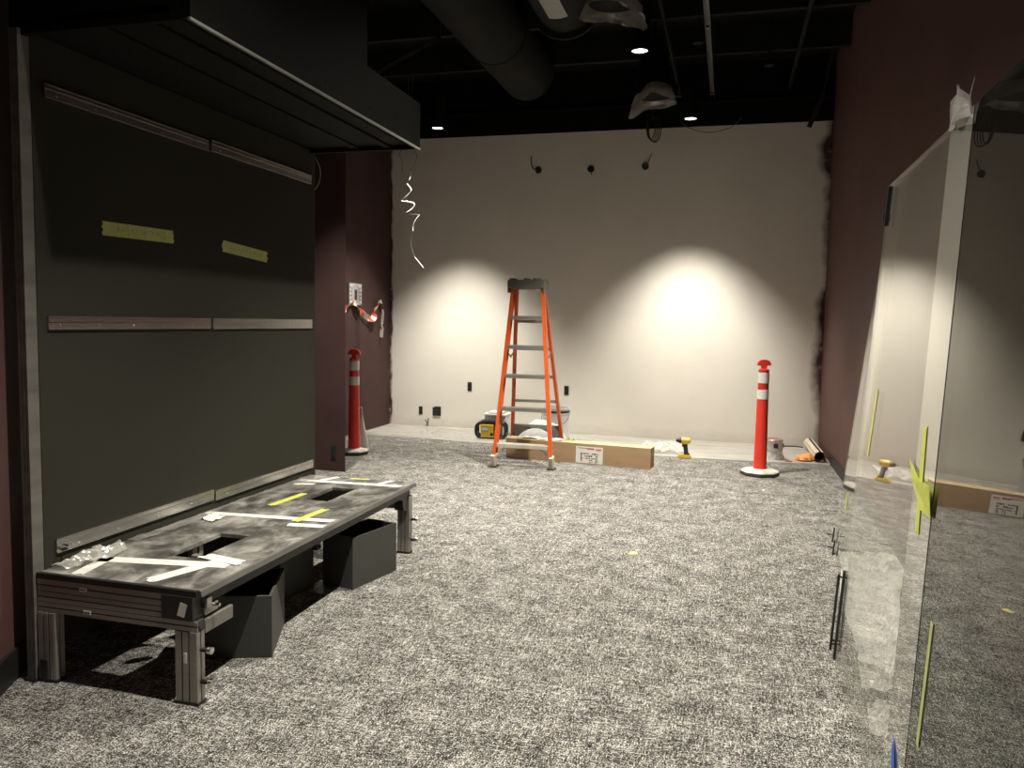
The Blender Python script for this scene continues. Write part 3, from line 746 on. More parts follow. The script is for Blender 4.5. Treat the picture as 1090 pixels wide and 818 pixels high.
tag(finish('torn_tape', bm, M['white_tape'], origin=(-2.28, 3.2, PT)), 'small torn crumpled white tape by the panel at mid platform', 'tape')
bm = BM()
crumple(bm, lambda u, v: (XP + .004 + .05 * u * (1 + .5 * math.sin(v * 9)), 2.75 + 1.5 * v, PT + .0008), 8, 90, .008, 8, 12, (0, 0, 1))
tag(finish('plastic_sheet', bm, M['film_thin'], origin=(XP + .02, 3.5, PT)), 'thin wrinkled film along the back edge of the platform', 'plastic film')

# ------------------------------------------------------------------ open bins under the platform
def open_bin(corners, h, label, group, lip=.012):
    """corners: four floor points, counter-clockwise"""
    c = sum((Vector((*p, 0)) for p in corners), Vector()) / 4
    t = thing('storage_bin', label, 'box', (c.x, c.y, 0), 0, group)
    P = [Vector((*p, 0)) for p in corners]
    I = [p + (c - p).normalized() * lip * 1.6 for p in P]
    bm = BM()
    A = [bm.verts.new(p) for p in P]; B = [bm.verts.new(p + Vector((0, 0, h))) for p in P]
    D = [bm.verts.new(p + Vector((0, 0, h))) for p in I]
    bm.faces.new(A[::-1])
    for i in range(4):
        j = (i + 1) % 4; bm.faces.new([A[i], A[j], B[j], B[i]]); bm.faces.new([B[i], B[j], D[j], D[i]])
    finish('bin_body', bm, M['binm'], t)
    bm = BM(); D = [bm.verts.new(p + Vector((0, 0, h - .0005))) for p in I]; E = [bm.verts.new(p + Vector((0, 0, .012))) for p in I]
    bm.faces.new(E)
    for i in range(4):
        j = (i + 1) % 4; bm.faces.new([D[j], D[i], E[i], E[j]])
    o = finish('inside_faces', bm, M['bininside'], t); o['label'] = 'black inside'  # inner faces drawn plain black
    return t
open_bin([(-1.756, 3.545), (-1.676, 3.90), (-1.855, 3.94), (-1.945, 3.59)], .262, 'dark grey open-topped bin poking out under the far half of the platform', 'dark bins under the platform')
open_bin([(-1.70, 2.725), (-1.845, 3.06), (-2.12, 2.94), (-1.985, 2.615)], .25, 'dark grey bin turned askew under the near half of the platform', 'dark bins under the platform')
open_bin([(-2.00, 3.28), (-1.97, 3.54), (-2.23, 3.58), (-2.27, 3.31)], .20, 'lower dark bin in the shadow between the two larger bins', 'dark bins under the platform')

# ------------------------------------------------------------------ step ladder
t = thing('step_ladder', 'orange and grey six-foot step ladder standing by the long cardboard box', 'ladder', (-1.84, 7.5, 0))
FL, FR = Vector((-2.055, 7.03, 0)), Vector((-1.515, 7.075, 0))
TL, TR = Vector((-2.005, 7.40, 1.66)), Vector((-1.705, 7.41, 1.66))
TL.x = -2.03 + .04
BL, BR_ = Vector((-2.145, 8.02, CZ + .008)), Vector((-1.60, 8.05, CZ + .008))
TBL, TBR = Vector((-1.985, 7.50, 1.66)), Vector((-1.715, 7.51, 1.66))
def channel(a, b, w, d, side, name, mat, web=.004):
    """C section rail: web plus two flanges opening inwards"""
    a, b = Vector(a), Vector(b); dd = (b - a).normalized(); s = Vector((side, 0, 0)); s = (s - dd * s.dot(dd)).normalized(); f = dd.cross(s)
    bm = BM(); c = (a + b) / 2; L = (b - a).length / 2
    obox(bm, c + s * (w / 2 - web / 2), s, dd, f, web / 2, L, d / 2, 0)
    for k in (-1, 1): obox(bm, c + f * k * (d / 2 - web / 2), s, dd, f, w / 2, L, web / 2, 0)
    return finish(name, bm, mat, t)
def lerp(a, b, f): return a + (b - a) * f
channel(lerp(FL, TL, .06), TL, .030, .075, -1, 'front_rail', M['orange']); channel(lerp(FR, TR, .06), TR, .030, .075, 1, 'front_rail', M['orange'])
channel(lerp(BL, TBL, .02), TBL, .028, .05, -1, 'back_rail', M['orange']); channel(lerp(BR_, TBR, .02), TBR, .028, .05, 1, 'back_rail', M['orange'])
for P, Q in ((FL, TL), (FR, TR)):
    bm = BM(); d = (Q - P).normalized(); c = lerp(P, Q, .035)
    obox(bm, P + Vector((0, .005, .060)), (1, 0, 0), (0, .98, .2), (0, -.2, .98), .019, .044, .056, 0, .004)
    box(bm, P.x - .036, P.x + .036, P.y - .05, P.y + .06, 0, .010, 1, .003)
    finish('foot', bm, [M['foot'], M['blackbase']], t)
for P in (BL, BR_):
    bm = BM(); box(bm, P.x - .024, P.x + .024, P.y - .035, P.y + .035, P.z, P.z + .055, 0, .004); finish('foot', bm, M['dark_metal'], t)
Z1 = (1.40, 1.123, .852, .548, .215)
for i, z in enumerate(Z1):
    f = z / 1.66; a = lerp(FL, TL, f); b = lerp(FR, TR, f)
    bm = BM(); xa, xb = a.x + .012, b.x - .012; y = (a.y + b.y) / 2
    box(bm, xa, xb, y - .05, y + .05, z - .005, z, 0, .0015)
    box(bm, xa, xb, y - .052, y - .047, z - .034, z, 0, .0015); box(bm, xa, xb, y + .045, y + .05, z - .028, z)
    for k in range(5): box(bm, xa, xb, y - .04 + k * .018, y - .034 + k * .018, z, z + .002)
    if i < 4: finish('step', bm, M['step'], t)
    else: finish('step', bm, M['pale_bar'], t)
for (P, Q, s) in ((FL, TL, 1), (FR, TR, -1)):                  # knee braces under the bottom step
    bm = BM(); f = .215 / 1.66; a = lerp(P, Q, f); b = lerp(P, Q, .065)
    beam(bm, (a.x + s * .10, a.y, a.z - .03), (b.x + s * .012, b.y, b.z), .02, .004, (0, 1, 0))
    finish('knee_brace', bm, M['pale_bar'], t)
for z in (1.35, 1.08, .80, .545):
    f = z / 1.66; a = lerp(BL, TBL, f); b = lerp(BR_, TBR, f)
    bm = BM(); beam(bm, a + Vector((.008, 0, 0)), b - Vector((.008, 0, 0)), .036, .03, (0, 0, 1), 0, .002); finish('rear_bar', bm, M['step'], t)
f = .27 / 1.66; a = lerp(BL, TBL, f); b = lerp(BR_, TBR, f); f2 = .10 / 1.66; a2 = lerp(BL, TBL, f2); b2 = lerp(BR_, TBR, f2)
bm = BM(); n = 14; poly = [(a.x, a.y, a.z + .02), (b.x, b.y, b.z + .02), (b2.x, b2.y, b2.z)]
for k in range(n + 1):
    u = k / n; x = lerp(b2, a2, .1 + .8 * u).x; poly.append((x, a.y, a2.z + (a.z - a2.z - .015) * math.sin(math.pi * u) ** .55))
poly.append((a2.x, a2.y, a2.z)); prism(bm, poly, (0, 1, 0), .004); o = finish('rear_gusset', bm, M['cap'], t)
bm = BM()                                                       # top cap with tool notches
cx, cy = -1.862, 7.455
box(bm, cx - .175, cx + .175, cy - .10, cy + .10, 1.715, 1.742, 0, .006)
box(bm, cx - .178, cx + .178, cy - .104, cy - .096, 1.665, 1.735, 0, .003); box(bm, cx - .178, cx + .178, cy + .096, cy + .104, 1.665, 1.735, 0, .003)
for s in (-1, 1): box(bm, cx + s * .172 - .006, cx + s * .172 + .006, cy - .10, cy + .10, 1.62, 1.735, 0, .003)
prism(bm, [(cx - .15, cy - .106, 1.665), (cx - .09, cy - .106, 1.650), (cx + .09, cy - .106, 1.650), (cx + .15, cy - .106, 1.665), (cx + .15, cy - .106, 1.70), (cx - .15, cy - .106, 1.70)], (0, -1, 0), .004)
for xx in (-.16, -.02, .07, .12): box(bm, cx + xx, cx + xx + .035, cy - .105, cy + .09, 1.740, 1.757, 0, .003)
tc = finish('top_cap', bm, M['cap'], t)
bm = BM()
for s, P, Q, A, B in ((-1, FL, TL, BL, TBL), (1, FR, TR, BR_, TBR)):
    z = 1.06; a = lerp(P, Q, z / 1.66); b = lerp(A, B, z / 1.66); m = (a + b) / 2 - Vector((0, 0, .05))
    beam(bm, a, m, .004, .018); beam(bm, m, b, .004, .018); cyl(bm, m - Vector((.006, 0, 0)), m + Vector((.006, 0, 0)), .012, seg=12)
finish('spreader', bm, M['cap'], t)

# ------------------------------------------------------------------ delineator posts
def delineator(x, y, z, label, rb=.165):
    t = thing('delineator_post', label, 'traffic post', (x, y, z), 0, 'red and white delineator posts')
    bm = BM(); prof = [(0, 0), (rb * .97, 0), (rb, .01), (rb, .032), (0, .032)]
    lathe(bm, prof, (x, y, z), 8); finish('base_underside', bm, M['darkrub'], t)
    bm = BM(); lathe(bm, [(rb * .995, .032), (rb * .93, .045), (.09, .055), (.062, .06), (0, .06)], (x, y, z), 8); lathe(bm, [(0, .0325), (rb * .995, .0325)], (x, y, z), 8)
    finish('base', bm, M['cream'], t)
    top = .945
    r = lambda h: .058 - .012 * (h - .05) / .9
    bm = BM(); lathe(bm, [(r(.05) + .004, .05), (r(.08), .08), (r(.60), .60), (r(.94), .94), (r(.94) + .003, .945), (r(.94) + .003, .955), (.03, .965), (.0, .967)], (x, y, z), 32)
    finish('post', bm, M['red'], t, smooth=True)
    for (a, b) in ((.835, .93), (.69, .775)):
        bm = BM(); lathe(bm, [(r(a) + .0005, a), (r(a) + .0025, a + .001), (r(b) + .0025, b - .001), (r(b) + .0005, b)], (x, y, z), 32); finish('reflective_band', bm, M['reflective'], t, smooth=True)
    bm = BM()                                                    # T-shaped mushroom grip, arched top
    ss = [(-.062, .995), (-.050, .990), (-.028, 1.000), (-.018, .985), (-.020, .960), (.020, .960), (.018, .985), (.028, 1.000), (.050, .990), (.062, .995), (.058, 1.018), (.042, 1.037), (.015, 1.046), (-.015, 1.046), (-.042, 1.037), (-.058, 1.018)]
    c_, s_ = math.cos(.26), math.sin(.26)
    prism(bm, [(x + q * c_ + .018 * s_, y + q * s_ - .018 * c_, z + h) for q, h in ss], (-s_, c_, 0), .036); bmesh.ops.bevel(bm, geom=list(bm.edges), offset=.004, segments=2, affect='EDGES')
    finish('grip', bm, M['red'], t, smooth=True)
delineator(.325, 7.50, 0, 'red delineator post with two white bands, standing free near the paint can', .172)
delineator(-3.565, 7.22, 0, 'red delineator post half hidden behind the wall end at left', .15)

# ------------------------------------------------------------------ long carton
t = thing('long_carton', 'long flat brown cardboard box with a white label, lying under the ladder', 'cardboard box', (-1.35, 7.55, 0))
P0, P1 = Vector((-2.085, 7.565, 0)), Vector((-.648, 7.403, 0)); d = (P1 - P0).normalized(); nn = Vector((-d.y, d.x, 0)); W_ = .165; Hh = .195
bm = BM(); q = [P0, P1, P1 + nn * W_, P0 + nn * W_]
hexa(bm, q + [p + Vector((0, 0, Hh)) for p in q])
bm.faces.ensure_lookup_table(); bm.faces[1].material_index = 1; bm.faces[3].material_index = 2  # top face lighter than the sides, overhead light put into its colour
finish('carton_body', bm, [M['card'], M['card_top'], M['card']], t)
bm = BM(); mid = nn * W_ / 2
slab(bm, [P0 + mid - nn * .03 + Vector((0, 0, Hh)), P1 + mid - nn * .03 + Vector((0, 0, Hh)), P1 + mid + nn * .03 + Vector((0, 0, Hh)), P0 + mid + nn * .03 + Vector((0, 0, Hh))], (0, 0, 1), .0008)
slab(bm, [P1 + mid - nn * .03 + Vector((0, 0, .11)), P1 + mid + nn * .03 + Vector((0, 0, .11)), P1 + mid + nn * .03 + Vector((0, 0, Hh)), P1 + mid - nn * .03 + Vector((0, 0, Hh))], d, .0008)
finish('packing_tape', bm, M['card_top'], t)
def on_face(s, z, off=.0): return P0 + d * s - nn * off + Vector((0, 0, z))
bm = BM(); s0, s1 = .725, .99
slab(bm, [on_face(s0, .008, .0005), on_face(s1, .008, .0005), on_face(s1, .168, .0005), on_face(s0, .168, .0005)], -nn, .001)
lab = finish('shipping_label', bm, M['label'], t); WM[lab.name] = WM[t.name]; lab['label'] = 'white printed label'
bm = BM(); random.seed(3)
def mark(sa, sb, za, zb, mi=0): slab(bm, [on_face(sa, za, .0017), on_face(sb, za, .0017), on_face(sb, zb, .0017), on_face(sa, zb, .0017)], -nn, .0005, mi)
mark(s0 + .02, s1 - .085, .150, .155, 0); mark(s0 + .11, s1 - .085, .140, .149, 1); mark(s1 - .07, s1 - .015, .138, .150, 1); mark(s1 - .06, s1 - .02, .128, .131, 1)
mark(s0 + .048, s0 + .058, .025, .108)
# block of illegible black print, in rows of uneven strokes
for row, (za, zb) in enumerate(((.090, .108), (.068, .086), (.048, .062), (.030, .044), (.014, .026))):
    s = s0 + .062 + (.07 if row > 2 else 0)
    while s < s1 - .045:
        wd = random.uniform(.005, .016)
        if random.random() < .8: mark(s, min(s + wd, s1 - .045), za + random.uniform(0, .005), zb - random.uniform(0, .005))
        s += wd + random.uniform(.002, .006)
finish('print', bm, [M['print_'], M['red_print']], lab)
# things on the carton
bm = BM(); crumple(bm, lambda u, v: (-1.93 + .42 * u, 7.575 + .10 * v - .045 * u, Hh + .001), 26, 10, .02, 4, 12, (0, 0, 1))
tag(finish('paper_sheet', bm, M['white_tape'], origin=(-1.7, 7.6, Hh)), 'white crumpled paper lying on the long carton between the ladder legs', 'paper')
bm = BM()
for k in range(5):
    x = -1.50 + k * .022; tube(bm, [(x, 7.58, Hh + .004), (x + .01, 7.56, Hh + .02 + .012 * (k % 3)), (x + .03, 7.55, Hh + .004)], .004, 6)
tag(finish('green_tie', bm, pmat('green_plastic', (.28, .55, .12), .5, var=.15), origin=(-1.45, 7.57, Hh), smooth=True), 'small green plastic tie lying on top of the long carton', 'tie')

# white sack behind the carton
bm = BM()
lathe(bm, [(0, .0), (.20, .0), (.235, .05), (.22, .13), (.15, .22), (.06, .27), (0, .28)], (0, 0, 0), 36)
for v in bm.verts:
    n_ = noise.noise(v.co * 9) * .03 + noise.noise(v.co * 22) * .012
    v.co += Vector((v.co.x, v.co.y, v.co.z * .4)).normalized() * n_ if v.co.z > .01 else Vector()
bm.transform(Matrix.Translation((-1.93, 8.50, CZ)) @ Matrix.Diagonal((1.15, .7, 1, 1)))
tag(finish('white_sack', bm, M['bucket'], origin=(-1.93, 8.50, CZ), smooth=True), 'white rumpled sack on the concrete behind the carton and ladder', 'sack')

# ------------------------------------------------------------------ bucket, jobsite radio
bx_, by_ = -1.855, 8.86
t = thing('plastic_bucket', 'white plastic bucket on the concrete behind the right ladder legs', 'bucket', (bx_, by_, CZ))
bm = BM(); lathe(bm, [(0, .0), (.128, .0), (.130, .01), (.142, .27), (.150, .272), (.150, .285), (.143, .29), (.144, .315), (.154, .318), (.154, .330), (.146, .334), (.147, .37), (.156, .372), (.156, .39), (.149, .39), (.146, .02), (0, .02)], (bx_, by_, CZ), 40)
finish('bucket_body', bm, M['bucket'], t, smooth=True)
bm = BM(); tube(bm, [(bx_ - .158, by_ - .01, CZ + .33), (bx_ - .13, by_ - .12, CZ + .24), (bx_, by_ - .168, CZ + .19), (bx_ + .13, by_ - .12, CZ + .24), (bx_ + .158, by_ - .01, CZ + .33)], .003); finish('wire_handle', bm, M['galv'], t, smooth=True)
bm = BM(); lathe(bm, [(.1535, .335), (.1565, .34), (.1565, .352), (.1535, .357)], (bx_, by_, CZ), 40); finish('dark_ring', bm, M['dark_metal'], t, smooth=True)

rx, ry = -2.60, 8.80
t = thing('jobsite_radio', 'yellow and black jobsite radio with a tubular roll cage, left of the ladder', 'radio', (rx, ry, CZ), .12)
def RW(x, y, z): return Matrix.Translation((rx, ry, CZ)) @ Matrix.Rotation(.12, 4, 'Z') @ Vector((x, y, z))
Mr = Matrix.Translation((rx, ry, CZ)) @ Matrix.Rotation(.12, 4, 'Z')
def rpart(name, bm, mat, parent=None, smooth=False):
    bm.transform(Mr); p = parent or t; WM[p.name] = Mr; return finish(name, bm, mat, p, smooth=smooth)
bm = BM(); box(bm, -.115, .115, -.10, .10, .018, .185, 0, .012); rpart('radio_body', bm, M['blackpl'])
bm = BM(); box(bm, -.108, .038, -.106, -.099, .022, .172, 0, .004); box(bm, -.105, .03, -.109, -.104, .155, .165, 0, .001)
fp = rpart('front_plate', bm, M['yellow']); fp['label'] = 'yellow face'
bm = BM(); box(bm, -.092, -.018, -.112, -.105, .085, .138, 0, .003)
for k in range(4): box(bm, -.086 + k * .016, -.075 + k * .016, -.1135, -.1115, .105, .125, 1)
rpart('display', bm, [M['greypl'], M['label']], fp)
bm = BM(); box(bm, -.08, .02, -.110, -.105, .060, .070, 0, .001); box(bm, -.10, -.03, -.110, -.105, .035, .048, 0, .001); rpart('button_row', bm, M['yellow_tool'], fp)
bm = BM(); lathe(bm, [(0, 0), (.018, 0), (.018, .012), (0, .012)], (0, 0, 0), 20); bm.transform(Matrix.Translation((.018, -.106, .06)) @ Matrix.Rotation(R(90), 4, 'X')); rpart('tuning_knob', bm, M['blackpl'], fp, True)
for y in (-.085, .05):
    bm = BM(); tube(bm, [(-.12, y, .015), (-.165, y, .05), (-.168, y, .145), (-.125, y, .185), (-.05, y, .205), (.05, y, .205), (.125, y, .185), (.168, y, .145), (.165, y, .05), (.12, y, .015), (-.12, y, .015)], .016, 8, 4); rpart('cage_tube', bm, M['blackpl'], smooth=True)
bm = BM()
for (x, z) in ((-.165, .06), (.165, .06), (-.13, .185), (.13, .185), (-.11, .014), (.11, .014)): cyl(bm, (x, -.085, z), (x, .05, z), .014, seg=10)
rpart('cross_bar', bm, M['blackpl'], smooth=True)
bm = BM(); box(bm, -.09, .09, -.06, .06, .185, .206, 0, .006); rpart('charger_bay', bm, M['blackpl'])
# opaque plastic tub standing behind it
t = thing('plastic_tub', 'pale translucent plastic tub standing behind the jobsite radio', 'tub', (-2.64, 9.12, CZ))
bm = BM(); box(bm, -2.76, -2.50, 9.02, 9.24, CZ, CZ + .25, 0, .02); box(bm, -2.72, -2.54, 9.03, 9.23, CZ + .25, CZ + .28, 0, .012)
finish('tub_body', bm, M['bucket'], t)
bm = BM(); box(bm, -2.775, -2.485, 9.01, 9.25, CZ + .235, CZ + .255, 0, .006); finish('tub_lid', bm, M['cream'], t)

# ------------------------------------------------------------------ cordless drill
dx_, dy_ = -.378, 8.17
t = thing('cordless_drill', 'yellow and black cordless drill standing on its battery at the carpet edge', 'drill', (dx_, dy_, 0), .1)
Md = Matrix.Translation((dx_, dy_, 0)) @ Matrix.Rotation(.1, 4, 'Z'); WM[t.name] = Md
def dpart(name, bm, mat, smooth=False, parent=None):
    bm.transform(Md); p = parent or t; WM[p.name] = Md; return finish(name, bm, mat, p, smooth=smooth)
bm = BM(); prism(bm, [(-.068, -.038, 0), (.060, -.038, 0), (.070, -.038, .012), (.066, -.038, .034), (-.050, -.038, .040), (-.070, -.038, .022)], (0, 1, 0), .076, 1)
bmesh.ops.bevel(bm, geom=list(bm.edges), offset=.004, segments=2, affect='EDGES')
box(bm, -.066, .066, -.0395, .0395, .012, .024, 0, .003)
dpart('battery_pack', bm, [M['yellow_tool'], M['blackpl']])
bm = BM(); beam(bm, (.018, 0, .036), (.002, 0, .15), .036, .044, (1, 0, 0), 0, .008); beam(bm, (.022, 0, .034), (.022, 0, .05), .045, .06, (1, 0, 0), 0, .006); dpart('handle', bm, M['blackpl'])
bm = BM(); box(bm, -.028, -.012, -.010, .010, .112, .142, 0, .004); dpart('trigger', bm, M['red_print'])
bm = BM(); cyl(bm, (-.035, 0, .178), (.045, 0, .178), .034, .030, 20); cyl(bm, (.045, 0, .178), (.058, 0, .178), .030, .018, 20); box(bm, -.03, .035, -.028, .028, .145, .178, 0, .006); dpart('motor_housing', bm, M['yellow_tool'], True)
bm = BM(); cyl(bm, (-.035, 0, .178), (-.062, 0, .178), .030, .026, 20); cyl(bm, (-.062, 0, .178), (-.088, 0, .178), .021, .015, 20); dpart('chuck', bm, M['blackpl'], True)

# ------------------------------------------------------------------ paint can, tube, cloth, scraps
cx_, cy_ = .50, 8.52
t = thing('paint_can', 'white gallon paint can with a red-stained rim behind the standing delineator post', 'paint can', (cx_, cy_, CZ))
bm = BM(); lathe(bm, [(0, 0), (.084, 0), (.087, .003), (.084, .008), (.084, .185), (.087, .190), (.084, .195)], (cx_, cy_, CZ), 36); finish('can_body', bm, M['can'], t, smooth=True)
bm = BM(); lathe(bm, [(.084, .194), (.086, .199), (.082, .203), (.070, .203), (.068, .196), (.0, .196)], (cx_, cy_, CZ), 36); finish('lid', bm, M['can_rim'], t, smooth=True)
bm = BM(); box(bm, cx_ - .01, cx_ + .035, cy_ - .0875, cy_ - .0835, CZ + .12, CZ + .165, 0, .004); finish('emblem', bm, M['print_'], t)
for s in (-1, 1):
    bm = BM(); cyl(bm, (cx_ + s * .083, cy_, CZ + .15), (cx_ + s * .092, cy_, CZ + .15), .011, seg=12); finish('ear', bm, M['galv'], t, smooth=True)
bm = BM(); tube(bm, [(cx_ - .094, cy_, CZ + .15), (cx_ - .07, cy_ - .065, CZ + .10), (cx_, cy_ - .095, CZ + .08), (cx_ + .07, cy_ - .065, CZ + .10), (cx_ + .094, cy_, CZ + .15)], .002); finish('wire_handle', bm, M['galv'], t, smooth=True)

a_, b_ = Vector((.935, 8.42, .055)), Vector((.92, 9.42, .055))
bm = BM()
seg = 36
for (ra, rb, flip) in ((.056, .056, 0), (.048, .048, 1)):
    cyl(bm, a_, b_, ra, rb, seg, False)
bm.verts.ensure_lookup_table(); vs = list(bm.verts)
for off in (0, 1):
    for i in range(seg):
        j = (i + 1) % seg
        bm.faces.new([vs[i if not off else seg + i], vs[j if not off else seg + j], vs[2 * seg + (j if not off else seg + j)], vs[2 * seg + (i if not off else seg + i)]])
for v in bm.verts: v.co.z += CZ + .001
tag(finish('cardboard_tube', bm, M['tube'], origin=(.93, 8.9, CZ), smooth=True), 'pale hollow cardboard tube lying along the foot of the right wall', 'tube')
bm = BM()
lathe(bm, [(0, 0), (.06, 0), (.085, .015), (.075, .04), (.04, .062), (0, .07)], (0, 0, 0), 30)
for v in bm.verts:
    if v.co.z > .001: v.co += v.co.normalized() * (noise.noise(v.co * 26) * .03 + noise.noise(v.co * 60) * .01)
bm.transform(Matrix.Translation((.80, 8.52, CZ)) @ Matrix.Diagonal((1.05, 1.1, 1, 1)))
tag(finish('orange_cloth', bm, M['orange_bag'], origin=(.80, 8.52, CZ), smooth=True), 'crumpled orange cloth between the paint can and cardboard tube', 'cloth')
bm = BM(); crumple(bm, lambda u, v: (.60 + .07 * u, 8.36 + .04 * v, CZ + .002), 6, 4, .015, 3, 40, (0, 0, 1)); tag(finish('red_rag_scrap', bm, M['red_print'], origin=(.63, 8.38, CZ)), 'small red scrap on the concrete right of the paint can', 'scrap')
bm = BM(); tube(bm, [(.60, 8.62, CZ + .008), (.62, 9.30, CZ + .008), (.75, 9.44, CZ + .008), (.86, 9.40, CZ + .008)], .006); tag(finish('floor_cable', bm, M['wire_black'], origin=(.5, 9.47, CZ), smooth=True), 'black cable on the concrete from the paint can towards the back wall', 'cable')
bm = BM(); crumple(bm, lambda u, v: (-.84 + .46 * u - .03 * v, 8.36 + .62 * v + .08 * u, CZ + .002), 40, 40, .075, 11, 7, (0, 0, 1))
tag(finish('plastic_sheet', bm, M['film'], origin=(-.6, 8.6, CZ), smooth=False), 'crumpled clear plastic sheet on the bare concrete left of the drill', 'plastic film')
bm = BM(); crumple(bm, lambda u, v: (-3.75 + 2.3 * u, 8.58 + .8 * v, CZ + .0015), 60, 18, .012, 14, 5, (0, 0, 1))
tag(finish('floor_film', bm, M['film_thin'], origin=(-2.6, 9.0, CZ)), 'thin clear protective film spread on the bare concrete left of the radio', 'plastic film')
for (x, y, s, m_, lb) in ((-.488, 4.62, .028, 'leaf', 'small yellow paper scrap lying in the middle of the carpet'), (-.66, 7.30, .012, 'red_print', 'tiny red scrap on the carpet at the right end of the carton'), (.33, 6.77, .010, 'label', 'tiny white scrap on the carpet in front of the standing post'), (.30, 5.55, .010, 'blackpl', 'tiny black scrap on open carpet left of the glass')):
    bm = BM(); prism(bm, [(x - s, y - s * .4, .001), (x - s * .2, y - s * .9, .001), (x + s, y - s * .3, .003), (x + s * .6, y + s * .5, .006), (x - s * .3, y + s * .8, .004)], (0, 0, 1), .003)
    tag(finish('floor_scrap', bm, M[m_], origin=(x, y, 0)), lb, 'scrap', 'scraps on the carpet')

# white bag beside the left post
bm = BM()
lathe(bm, [(0, 0), (.10, 0), (.105, .02), (.07, .12), (.04, .26), (.018, .40), (.012, .46), (0, .47)], (0, 0, 0), 30)
for v in bm.verts:
    if v.co.z > .01: v.co += Vector((v.co.x, v.co.y, 0)).normalized() * noise.noise(v.co * 14) * .02 if Vector((v.co.x, v.co.y, 0)).length > .005 else Vector()
bm.transform(Matrix.Translation((-3.60, 7.46, 0)) @ Matrix.Diagonal((.8, .6, .95, 1)))
tag(finish('white_bag', bm, M['bucket'], origin=(-3.60, 7.46, 0), smooth=True), 'white plastic bag slumped behind the half hidden delineator post', 'bag')

# ------------------------------------------------------------------ left wall: paper notice and barrier tape
XW = XL
t = thing('wall_notice', 'black and white patterned notice on the maroon wall above the barrier tape', 'notice', (XW + .01, 8.50, 1.62))
bm = BM(); box(bm, XW + .001, XW + .02, 8.335, 8.665, 1.50, 1.755, 0, .002); nb = finish('backing', bm, M['paper'], t)
bm = BM(); xx = XW + .0205
for k in range(5):                                              # nested ovals and fan strokes
    ry_, rz_ = .02 + .028 * k, .022 + .02 * k; prev = None
    for i in range(25):
        q = 2 * math.pi * i / 24; p = (xx, 8.50 + ry_ * math.cos(q), 1.628 + rz_ * math.sin(q))
        if prev: beam(bm, prev, p, .007, .001, (1, 0, 0))
        prev = p
for s in (-1, 1):
    for k in range(5): beam(bm, (xx, 8.50 + s * .15, 1.51 + .05 * k), (xx, 8.50 + s * .09, 1.53 + .04 * k), .008, .001, (1, 0, 0))
box(bm, xx - .0005, xx + .0005, 8.47, 8.53, 1.56, 1.68)
for (a0, b0, c0, d0) in ((8.337, 8.663, 1.502, 1.508), (8.337, 8.663, 1.747, 1.753), (8.337, 8.345, 1.502, 1.753), (8.655, 8.663, 1.502, 1.753)): box(bm, xx - .0005, xx + .0005, a0, b0, c0, d0)
finish('pattern', bm, M['print_'], t)

def ribbon(pts, w, mat, label, name, seed=1, tilt=0.3):
    P = catmull(pts, 8); bm = BM(); A = []; B = []
    for i, p in enumerate(P):
        dd = (P[min(i + 1, len(P) - 1)] - P[max(i - 1, 0)]).normalized()
        ang = 1.1 * math.sin(i * .33 + seed) * tilt
        up = Vector((math.sin(ang), 0, math.cos(ang))); up = (up - dd * up.dot(dd))
        if up.length < .2: up = Vector((0, 1, 0)) - dd * dd.y
        up.normalize()
        A.append(bm.verts.new(p - up * w / 2)); B.append(bm.verts.new(p + up * w / 2))
    for i in range(len(P) - 1): bm.faces.new([A[i], A[i + 1], B[i + 1], B[i]])
    r = bmesh.ops.extrude_face_region(bm, geom=list(bm.faces)); bmesh.ops.translate(bm, verts=[v for v in r['geom'] if isinstance(v, bmesh.types.BMVert)], vec=(.0012, 0, 0))
    return tag(finish(name, bm, mat, origin=P[0]), label, 'tape')
ribbon([(-4.165, 7.7, 1.30), (-4.16, 8.0, 1.40), (-4.165, 8.22, 1.455), (-4.165, 8.42, 1.535), (-4.17, 8.55, 1.46), (-4.165, 8.72, 1.385), (-4.16, 8.92, 1.345), (-4.165, 9.0, 1.45), (-4.17, 9.08, 1.55)], .07, M['tape_rw'], 'red and white barrier tape sagging along the maroon wall', 'barrier_tape', tilt=.7)
ribbon([(-4.165, 9.08, 1.55), (-4.16, 9.17, 1.56), (-4.165, 9.22, 1.46), (-4.165, 9.20, 1.30), (-4.17, 9.19, 1.12)], .045, M['white_ribbon'], 'twisted pale tail of tape hanging near the white wall corner', 'tape_tail', tilt=.5)

# outlet on the wall end
def outlet(cx, cy, cz, face, w, h, label, grp=None, big=False):
    """face 'y': on a wall facing the camera side"""
    t = thing('wall_outlet', label, 'outlet', (cx, cy, cz), 0, grp)
    bm = BM(); box(bm, cx - w / 2, cx + w / 2, cy - .006, cy, cz - h / 2, cz + h / 2, 0, .002); finish('cover_plate', bm, M['blackpl'], t)
    if not big:
        for s in (-1, 1):
            bm = BM(); box(bm, cx - w * .24, cx + w * .24, cy - .009, cy - .0055, cz + s * h * .22 - h * .13, cz + s * h * .22 + h * .13, 0, .002)
            for q in (-1, 1): box(bm, cx + q * w * .1 - .0015, cx + q * w * .1 + .0015, cy - .0095, cy - .0088, cz + s * h * .22 - .006, cz + s * h * .22 + .008, 1)
            finish('socket', bm, [M['dark_metal'], M['bininside']], t)
    return t
outlet(-3.318, 6.319, .17, 'y', .055, .12, 'black outlet low on the maroon wall end beside the platform')
outlet(-3.765, YB - .0005, .19, 'y', .05, .10, 'small black outlet low on the white wall, left of the square box', 'black outlets on the white wall')
outlet(-3.11, YB - .0005, .52, 'y', .055, .11, 'black outlet on the white wall left of the ladder', 'black outlets on the white wall')
outlet(-1.871, YB - .0005, .52, 'y', .055, .11, 'black outlet on the white wall right of the ladder', 'black outlets on the white wall')
